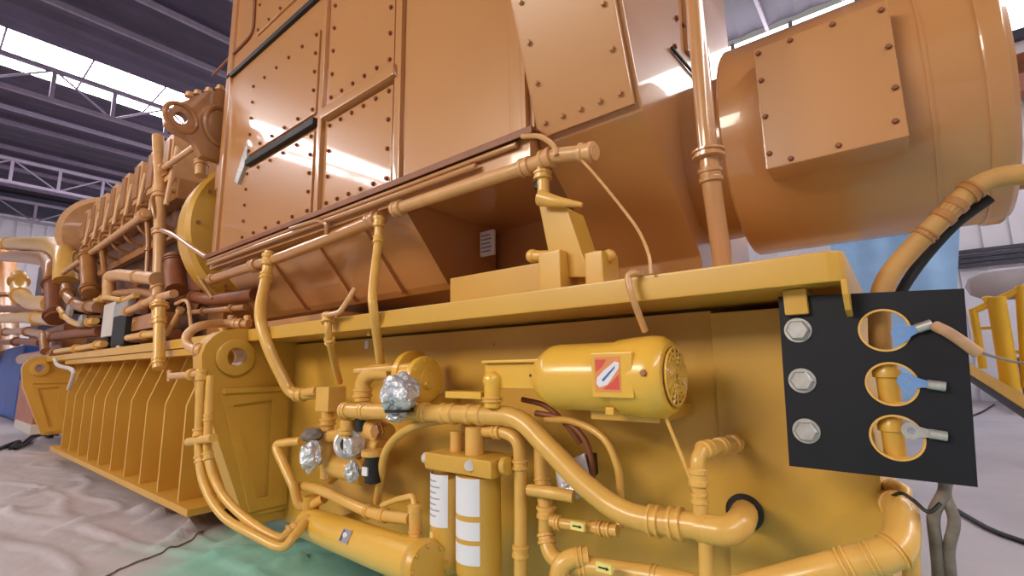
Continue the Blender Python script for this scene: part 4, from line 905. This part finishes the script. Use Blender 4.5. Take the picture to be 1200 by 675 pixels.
pbox(152, 183, 369, 386, 1.6, 1.8, ENG, 'upper_case', jb); pbox(152, 183, 388, 399, 1.58, 1.8, BRN, 'lower_case', jb); hexbolt(jb, P(158, 377, 1.6), -YV, .02, .02, PNK); hexbolt(jb, P(178, 377, 1.6), -YV, .02, .02, PNK)
cb = thing('connector_cluster', 'small dark fittings on the flange just behind the near lug', 'fitting', P(292, 388, 1.66))
for x, y, r_, m in ((272, 378, 5, ENG), (282, 383, 5, RUB), (290, 378, 4, PIP), (262, 383, 4, PIP)):
    link(cyl(B(), P(x, y + 6, 1.66), P(x, y - 8, 1.66), rad(P(x, y, 1.66), r_)), 'fitting_body', m, cb); nut(cb, P(x, y, 1.66), ZV, rad(P(x, y, 1.66), r_ * 1.3), .05)
sh = thing('side_platform', 'brown low platform at the left edge behind the far lug', 'platform', (-13, 2.2, 0.0))
link(box(B(), -16, -13.3, 1.75, 3.3, 1.25, 1.42, .02), 'deck', BRN, sh)
for X in (-15.5, -13.6): link(box(B(), X - .1, X + .1, 1.95, 2.15, 0, 1.25, .01), 'leg', BRN, sh)
link(cyl(B(), (-15.8, 1.72, 1.6), (-11.8, 1.72, 1.6), .12), 'header_pipe', ENG, sh)
link(box(B(), -15.6, -13.5, 2.0, 3.0, 1.42, 2.3, .05), 'pump_casing', ENG, sh)
pipe('slim_pipe', 'slim pipe dropping from the handrail to the stout horizontal pipe', 'pipe', [(120, 290, 1.66), (121, 306, 1.66), (124, 330, 1.68)], 3, ENG, fit=[(.1, 1.6, 1.4), (.8, 1.5, 1.4)])
pipe('slim_pipe', 'slim pipe dropping beside the riser pipe, left of it', 'pipe', [(172, 252, 1.66), (174, 285, 1.68), (172, 322, 1.68)], 2.6, ENG, fit=[(.08, 1.8, 2), (.6, 1.6, 1.4)])
pipe('slim_pipe', 'slim crooked pipe above the control module', 'pipe', [(112, 352, 1.6), (126, 349, 1.6), (146, 352, 1.6), (160, 346, 1.6)], 3, PIP, fil=.1, fit=[(.2, 1.6, 1.4), (.75, 1.6, 1.4)])
pipe('slim_pipe', 'slim pipe at the bottom of the left-edge pipe group', 'pipe', [(-20, 390, 1.6), (30, 388, 1.6), (52, 392, 1.6), (54, 412, 1.6)], 4, ENG, fil=.3, fit=[(.5, 1.4, 1.2), (.8, 1.4, 1)])
pipe('slim_pipe', 'slim reddish pipe lying just under the slim left-edge pipe', 'pipe', [(-20, 402, 1.6), (28, 400, 1.6), (48, 402, 1.6)], 3.4, BRN, fit=[(.7, 1.5, 1.4)])
pipe('slim_pipe', 'slim pipe curving from the flanged body up to the elbow stack', 'pipe', [(70, 362, 1.56), (80, 374, 1.56), (94, 380, 1.56), (112, 376, 1.56)], 3.4, PIP, 'spline', fit=[(.2, 1.5, 1.2), (.9, 1.5, 1.2)])
pipe('slim_pipe', 'slim pipe rising in front of the orange round housing', 'pipe', [(200, 344, 1.66), (199, 322, 1.66), (196, 306, 1.66)], 2.6, PNK, fit=[(.2, 1.6, 1.6), (.8, 1.6, 1.4)])
pipe('slim_pipe', 'slim horizontal tube under the enclosure corner beside the pinkish hose', 'pipe', [(222, 366, 1.72), (250, 364, 1.72), (288, 360, 1.72)], 3.2, ENG, fit=[(.3, 1.6, 1.4), (.8, 1.6, 1.6)])
# coupling guard and box near the far lug
cg = thing('coupling_guard', 'pinkish guard box standing on the floor left of the far lug', 'guard', P(32, 505, 1.4) * 1.0)
pbox(19, 40, 452, 500, 1.45, 2.2, RED, 'guard_body', cg, .03); pbox(16, 36, 495, 506, 1.42, 1.9, WBX, 'guard_foot', cg, .01); pbox(22, 38, 445, 455, 1.5, 1.9, BRN, 'guard_cap', cg, .02)
z_ = PX(10, 500, -17)
tag(link(box(B(), -24, -18.5, 2.0, 5.0, 0, 2.1, .15), 'tarp_cover', DBL, sharp=60), 'dark blue tarp-covered stack far off at the left edge', 'tarp')
# far equipment cover with pale top seen under the white wall
tag(link(box(B(), -27, -25, 3.0, 8.0, 0, 5.6, .1), 'wall_cabinet', DRK), 'dark tall cabinet against the end wall above the left-edge pipes', 'cabinet')

# ================================================================== RIGHT BACKGROUND
bm = B(); xa, xb = P(975, 300, 12.0)[0], P(1134, 300, 12.0)[0]; zt = P(1060, 262, 12.0)[2]
nx, nz = 26, 20; gr = []
for i in range(nx + 1):
    rw = []
    for j in range(nz + 12):
        u = i / nx; x = xa + (xb - xa) * u * (1 - .3 * max(0, 1 - j / nz))
        if j <= nz: z = zt * j / nz; y = 12.0 - .25 * (1 - j / nz)
        else: z = zt + .05 * math.sin(math.pi * (j - nz) / 11); y = 12.0 + (j - nz) * .2
        f_ = noise.noise(Vector((x * 2.5, z * .9, y * .4))); y += .07 * f_ * (1 if j <= nz else .2); z += .06 * noise.noise(Vector((x * 2, y * 2, 4)))
        rw.append(bm.verts.new((x, y, max(.01, z))))
    gr.append(rw)
for i in range(nx):
    for j in range(nz + 11): bm.faces.new((gr[i][j], gr[i + 1][j], gr[i + 1][j + 1], gr[i][j + 1]))
for rw in (gr[0], gr[-1]):
    a = [v for v in rw]; n_ = len(a)
    g0 = bm.verts.new((a[0].co.x, a[-1].co.y, .01)); bm.faces.new(a + [g0])
tag(link(bm, 'tarp_cover', BLU, sharp=70), 'bright blue tarp draped over a stack behind the black plate', 'tarp')
tk = thing('grey_tank', 'grey horizontal tank lying behind the yellow railing', 'tank', P(1190, 355, 8.0))
c = P(1175, 331, 8.0); r_ = rad(c, 19)
bm = B(); x0_ = P(1132, 331, 8.0)[0]; lathe(bm, (x0_, 8.2, c[2]), XV, [(0, 0), (.04, r_ * .55), (.16, r_ * .9), (.3, r_), (4.0, r_), (4.2, r_ * .7), (4.25, 0)], 32); link(bm, 'tank_shell', GRT, tk)
for X in (x0_ + .6, x0_ + 3.4): link(box(B(), X - .12, X + .12, 8.0, 8.4, 0, c[2] - r_ * .8, .01), 'saddle_leg', DRK, tk)
rg = thing('stair_railing', 'yellow tubular railing with thin mid rails at the right edge', 'railing', P(1180, 460, 5.0))
YR = 5.0
for x0_, y0_, x1_, y1_, r_, nm in ((1167, 348, 1186, 462, 8.5, 'post'), (1140, 362, 1152, 432, 4, 'post'), (1196, 335, 1204, 455, 5, 'post'), (1138, 366, 1215, 330, 3.6, 'top_rail'), (1142, 385, 1170, 384, 1.8, 'mid_rail'), (1172, 412, 1240, 414, 2.2, 'mid_rail')):
    a, b = P(x0_, y0_, YR), P(x1_, y1_, YR); link(cyl(B(), a, b, rad(a, r_), 16), nm, RYL, rg)
link(sweep(B(), path([P(1152, 352, YR), P(1160, 350, YR), P(1168, 356, YR), P(1175, 385, YR)], 'fillet', .06), rad(P(1160, 350, YR), 4)), 'top_bend', RYL, rg)
bm = B(); a, b = P(1152, 440, YR), P(1215, 478, YR - .9); b0 = b; a, b = a - (b - a) * 2.0, b + (b - a) * .35
d = (b - a).normalized(); prism(bm, [a - ZV * .06, a + ZV * .04, b + ZV * .04, b - ZV * .06], (0, .12, 0), .01); link(bm, 'toe_board', RYL, rg)
bm = B(); prism(bm, [a - ZV * .11, a - ZV * .06, b - ZV * .06, b - ZV * .11], (0, .3, 0)); link(bm, 'dark_underside', RUB, rg)  # black strip along the underside of the toe board
for px in (1118, 1232):
    q = a.lerp(b, .02 if px < 1200 else .97)
    link(cyl(B(), (q[0], q[1] + .08, 0), (q[0], q[1] + .08, q[2]), .04), 'support_leg', RYL, rg)
tag(link(box(B(), 2.6, 9, 17.5, 19, 0, 1.25, .05), 'pallet_stack', DRK), 'dark low pallet stack along the white wall behind the railing', 'pallet')
tag(link(box(B(), 2.5, 7.5, 15.2, 16.8, 0, .8, .05), 'storage_box', WBX), 'pale low storage box in front of the dark pallet stack', 'box')
# cables on the floor
def floor_line(name, label, pts, r_, m):
    q = [PZ(x, y, r_) for x, y in pts]; return tag(link(sweep(B(), path(q, 'spline', 0), r_, 8), name, m), label, 'cable')
floor_line('floor_cable', 'black cable lying on the grey floor at the lower right', [(1112, 592), (1135, 606), (1165, 622), (1215, 640)], .017, RUB)
floor_line('floor_cable', 'thin black cable on the floor beside the yellow toe board', [(1138, 488), (1152, 482), (1165, 474)], .02, RUB)
floor_line('floor_cable', 'black cable coiled on the floor below the coupling guard', [(-10, 530), (10, 522), (22, 518), (14, 526), (28, 520), (44, 508), (60, 512)], .04, RUB)
def sheet_line(name, label, pts, r_, m):
    q = [PZ(x, y, .03) for x, y in pts]; q = [a.lerp(b, t / 6) for a, b in zip(q, q[1:]) for t in range(6)]; q = [Vector((v.x, v.y, sheet_h(v.x, v.y) + r_)) for v in q]; return tag(link(sweep(B(), path(q, 'spline', 0), r_, 8), name, m), label, 'cord')
sheet_line('tie_cord', 'thin dark cord crossing the ground sheet toward the near lug', [(110, 680), (140, 664), (175, 652), (205, 640), (225, 630), (240, 618)], .006, COR)
